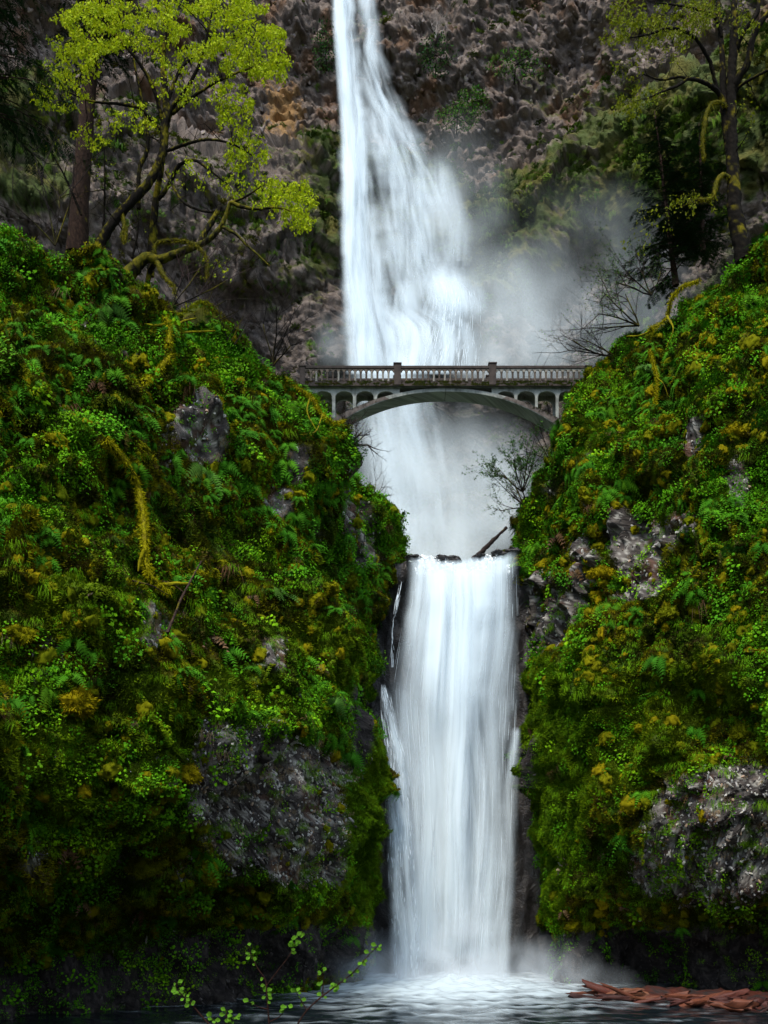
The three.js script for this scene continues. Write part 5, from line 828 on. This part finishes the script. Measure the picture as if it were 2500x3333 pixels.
mossyBranch('thin mossy branch dangling on the right cliff above the rocks', 0.03, [[2115, 1140, 0.2], [2130, 1190, -0.2], [2140, 1240, -0.3], [2135, 1290, -0.2], [2132, 1330, 0]], 0.07, [[[2138, 1230, -0.3], [2160, 1250, -0.4], [2175, 1290, -0.3]]], 465);
mossyBranch('mossy branch tangle on the left abutment of the bridge', 0.03, [[960, 1260, 0.3], [1010, 1290, -0.2], [1050, 1350, -0.3], [1085, 1375, -0.3], [1120, 1370, -0.2]], 0.08, [[[1010, 1290, -0.2], [1000, 1340, -0.4], [1030, 1400, -0.4]], [[1050, 1350, -0.3], [1020, 1410, -0.4], [975, 1415, 0]]], 466);
mossyBranch('broken bare branch sticking up right of the long mossy branch', 0.03, [[545, 2060, 0.2], [585, 1960, -0.5], [620, 1890, -0.8], [655, 1828, -0.9]], 0.06, [[[600, 1930, -0.6], [560, 1900, -0.6], [520, 1890, -0.4]], [[430, 1890, 0.3], [490, 1905, -0.3], [545, 1935, -0.4]]], 467, [[0.05, 0.032, 0.026], BARKM], 'fallen_branch', 'branch', 0.1);
mossyBranch('dark fallen log leaning on the right rock above the lip', 0.0, [[1540, 1822, 0], [1590, 1774, 0], [1650, 1716, 0]], 0.19, [], 468, [[0.045, 0.034, 0.032], BARKM], 'fallen_log', 'log', 0.0);
// red driftwood piled against the right bank
{
  const r = rngOf(470), reds = [[0.12, 0.022, 0.010], [0.07, 0.014, 0.009], [0.16, 0.04, 0.014], [0.045, 0.013, 0.010], [0.19, 0.06, 0.022]];
  const wood = noiseTexture(256, (u, v) => { const s = clamp(0.72 + 0.45 * tiled(u * 1, v * 1, 6, 4.4, 3) * 1 + 0.3 * noise(Math.cos(u * 6.283) * 9, Math.sin(u * 6.283) * 9, v * 3)); return [s, s, s]; }), mats = reds.map((c) => new THREE.MeshStandardMaterial({ color: new THREE.Color(...c), roughness: 0.7, map: wood }));
  const spots = [[2000, 3252, 40, 120, -8, 0.22, 'split red log lying at the water edge nearest the falls'], [2300, 3282, 37.5, 180, -1, 0.15, 'long pale red plank lying level across the driftwood pile'], [2110, 3300, 36.5, 70, 30, 0.34, 'thick rounded orange log end in the driftwood pile'], [2440, 3310, 36, 120, 35, 0.14, 'steep red plank at the right end of the driftwood pile'], [2180, 3325, 35.5, 110, 40, 0.26, 'slanting red log in the middle of the driftwood pile'], [2350, 3332, 35, 160, 4, 0.24, 'bright orange log along the bottom of the driftwood pile']];
  const piece = (px, py, d, L, ang, rad, label, grp, mi = Math.floor(r() * 5)) => {
    const K = d / FOCAL, g = new THREE.BoxGeometry(L * K, rad * 1.1, rad * (0.8 + r() * 0.8), 10, 3, 3), P = g.attributes.position, o = r() * 50; for (let k = 0; k < P.count; k++) { const x = P.getX(k), y = P.getY(k), z = P.getZ(k), q = 1 - 0.22 * (Math.abs(y) > rad * 0.5 && Math.abs(z) > rad * 0.3 ? 1 : 0), e = Math.abs(x) > L * K * 0.45 ? 0.12 : 0.03; P.setXYZ(k, x + noise(y * 19 + o, z * 19, o) * e * 4, y * q + noise(x * 2.5 + o, z * 9, 1) * 0.05, z * q + noise(x * 2.5, y * 9 + o, 4) * 0.05); } g.computeVertexNormals();
    const u = g.attributes.uv; for (let k = 0; k < u.count; k++) u.setXY(k, u.getX(k) * 0.5 + o, u.getY(k)); const m = mesh('driftwood', g, mats[mi]), p = at(px, py, d); m.position.copy(p); m.rotation.set((r() - 0.5) * 0.6, (r() - 0.5) * 1.2, -ang * Math.PI / 180); tag(m, label, 'driftwood', grp);
  };
  for (const s of spots) piece(s[0], s[1] + 34, s[2] - 0.8, s[3], s[4], s[5], s[6], 'red driftwood by the right bank');
  for (let k = 0; k < 30; k++) { const t = r(), px = lerp(1900, 2560, t), d = lerp(40, 33.5, t) + (r() - 0.5) * 2.4, y = -0.5 + r() * 0.25 + 0.3 * t, py = HORIZON - (y - EYE) * FOCAL / d, tilt = (r() - 0.5) * 46, rad = 0.08 + r() * r() * 0.3, mi = Math.floor(r() * 5); piece(px + (r() - 0.5) * 40, py, d, 60 + r() * r() * 170, tilt, rad, `${rad > 0.16 ? 'thick' : 'thin'} ${['rust red', 'dark red', 'orange red', 'blackish red', 'tan orange'][mi]} ${Math.abs(tilt) < 8 ? 'level' : tilt > 0 ? 'right tipped' : 'left tipped'} driftwood plank, ${['end nearest the falls', 'second quarter from the falls', 'third quarter from the falls', 'end at the picture edge'][Math.min(3, Math.floor(t * 4))]}`, 'small planks of the driftwood pile', mi); }
  const heap = gridMesh(30, 60, (i, j) => { const t = i / 59, s = j / 29, px = lerp(1820, 2760, t), d = lerp(42, 34, t) + lerp(-2, 6, s) * lerp(0.3, 1, t); return V((px - MIDX) / FOCAL * d, -1.1 + 0.9 * Math.sin(Math.PI * clamp(s * 0.8 + 0.1)) * sstep(0, 0.35, t), -d); }, (x, y, z) => fbm(x * 2, y * 2, z * 2, 3) * 0.3, (x, y, z) => mix3([0.09, 0.026, 0.018], ROCKD, sstep(-0.2, 0.3, fbm(x * 3, y * 3, z * 3, 3))), 0.5);
  tag(mesh('debris_bank', heap, cliffMat), 'low bank of broken red wood and stones under the right cliff', null, null, 'structure');
}
// sprigs in front of the camera
{
  const r = rngOf(480), d = 11, twig = (s, line, r0) => { const p = smoothPath(line, 0.04); s.tube(p, (t) => lerp(r0, r0 * 0.4, t), 6, (x, y, z) => mix3([0.035, 0.02, 0.016], [0.07, 0.03, 0.022], noise(x * 20, y * 20, z * 20) + 0.5)); return p; };
  const sprig = (label, lines, leafN, seed) => {
    const rr = rngOf(seed), b = lines[0][0], base = at(b[0], b[1], d), g = group('leafy_sprig', base, label, 'sapling'), s = new Soup(), lf = [];
    lines.forEach((L, i) => { const p = twig(s, L.map(([x, y, dz]) => at(x, y, d + (dz || 0)).sub(base)), i ? 0.0075 : 0.011); for (let k = 0; k < leafN[i]; k++) lf.push(k === 0 ? p[p.length - 1] : p[Math.floor(p.length * (0.35 + 0.65 * rr()))]); });
    mesh('stem', s.geo(), barkMat, g);
    for (const c of lf) { const q = new Soup(), n = 1 + Math.floor(rr() * 3); for (let k = 0; k < n; k++) { const dir = V((rr() - 0.5) * 2, rr() - 0.55, (rr() - 0.5)).normalize(), sd = V().crossVectors(dir, V((rr() - 0.5), 0.4, 1)).normalize(), L = 0.035 + rr() * 0.035, v = lerp(0.75, 1.25, rr()); leaf(q, c.clone().addScaledVector(dir, 0.012), dir, sd, L, L * 0.42, [0.10 * v, 0.25 * v, 0.012 * v]); q.tube([c, c.clone().addScaledVector(dir, 0.014)], () => 0.0018, 3, [0.05, 0.1, 0.01]); } mesh('leaf', q.geo(), treeLeafMat, g); }
    return g;
  };
  sprig('upright leafy sapling sprig in front of the pool', [[[882, 3420], [875, 3320], [868, 3230], [864, 3190], [838, 3150], [812, 3095], [810, 3065]], [[866, 3210], [900, 3165], [945, 3105], [965, 3060], [985, 3030]], [[872, 3285], [835, 3275], [812, 3262]], [[880, 3325], [915, 3305], [934, 3272]]], [12, 9, 2, 3], 481);
  sprig('long sprig slanting up right towards the foot of the falls', [[[960, 3350], [990, 3300], [1040, 3250], [1100, 3205], [1150, 3165], [1190, 3120], [1230, 3078]], [[1000, 3290], [985, 3265], [965, 3232]], [[1050, 3240], [1052, 3200], [1050, 3165]]], [15, 4, 2], 482);
  sprig('thin sprig leaning left in the lower left of the pool', [[[690, 3345], [650, 3300], [620, 3265], [590, 3235], [573, 3215], [575, 3200]]], [11], 483);
  sprig('short leafy sprig at the bottom edge left of the upright sprig', [[[720, 3400], [735, 3330], [738, 3290]], [[732, 3345], [755, 3320], [768, 3305]], [[728, 3350], [700, 3330], [690, 3310]]], [8, 6, 3], 484);
}

renderer.render(scene, camera);
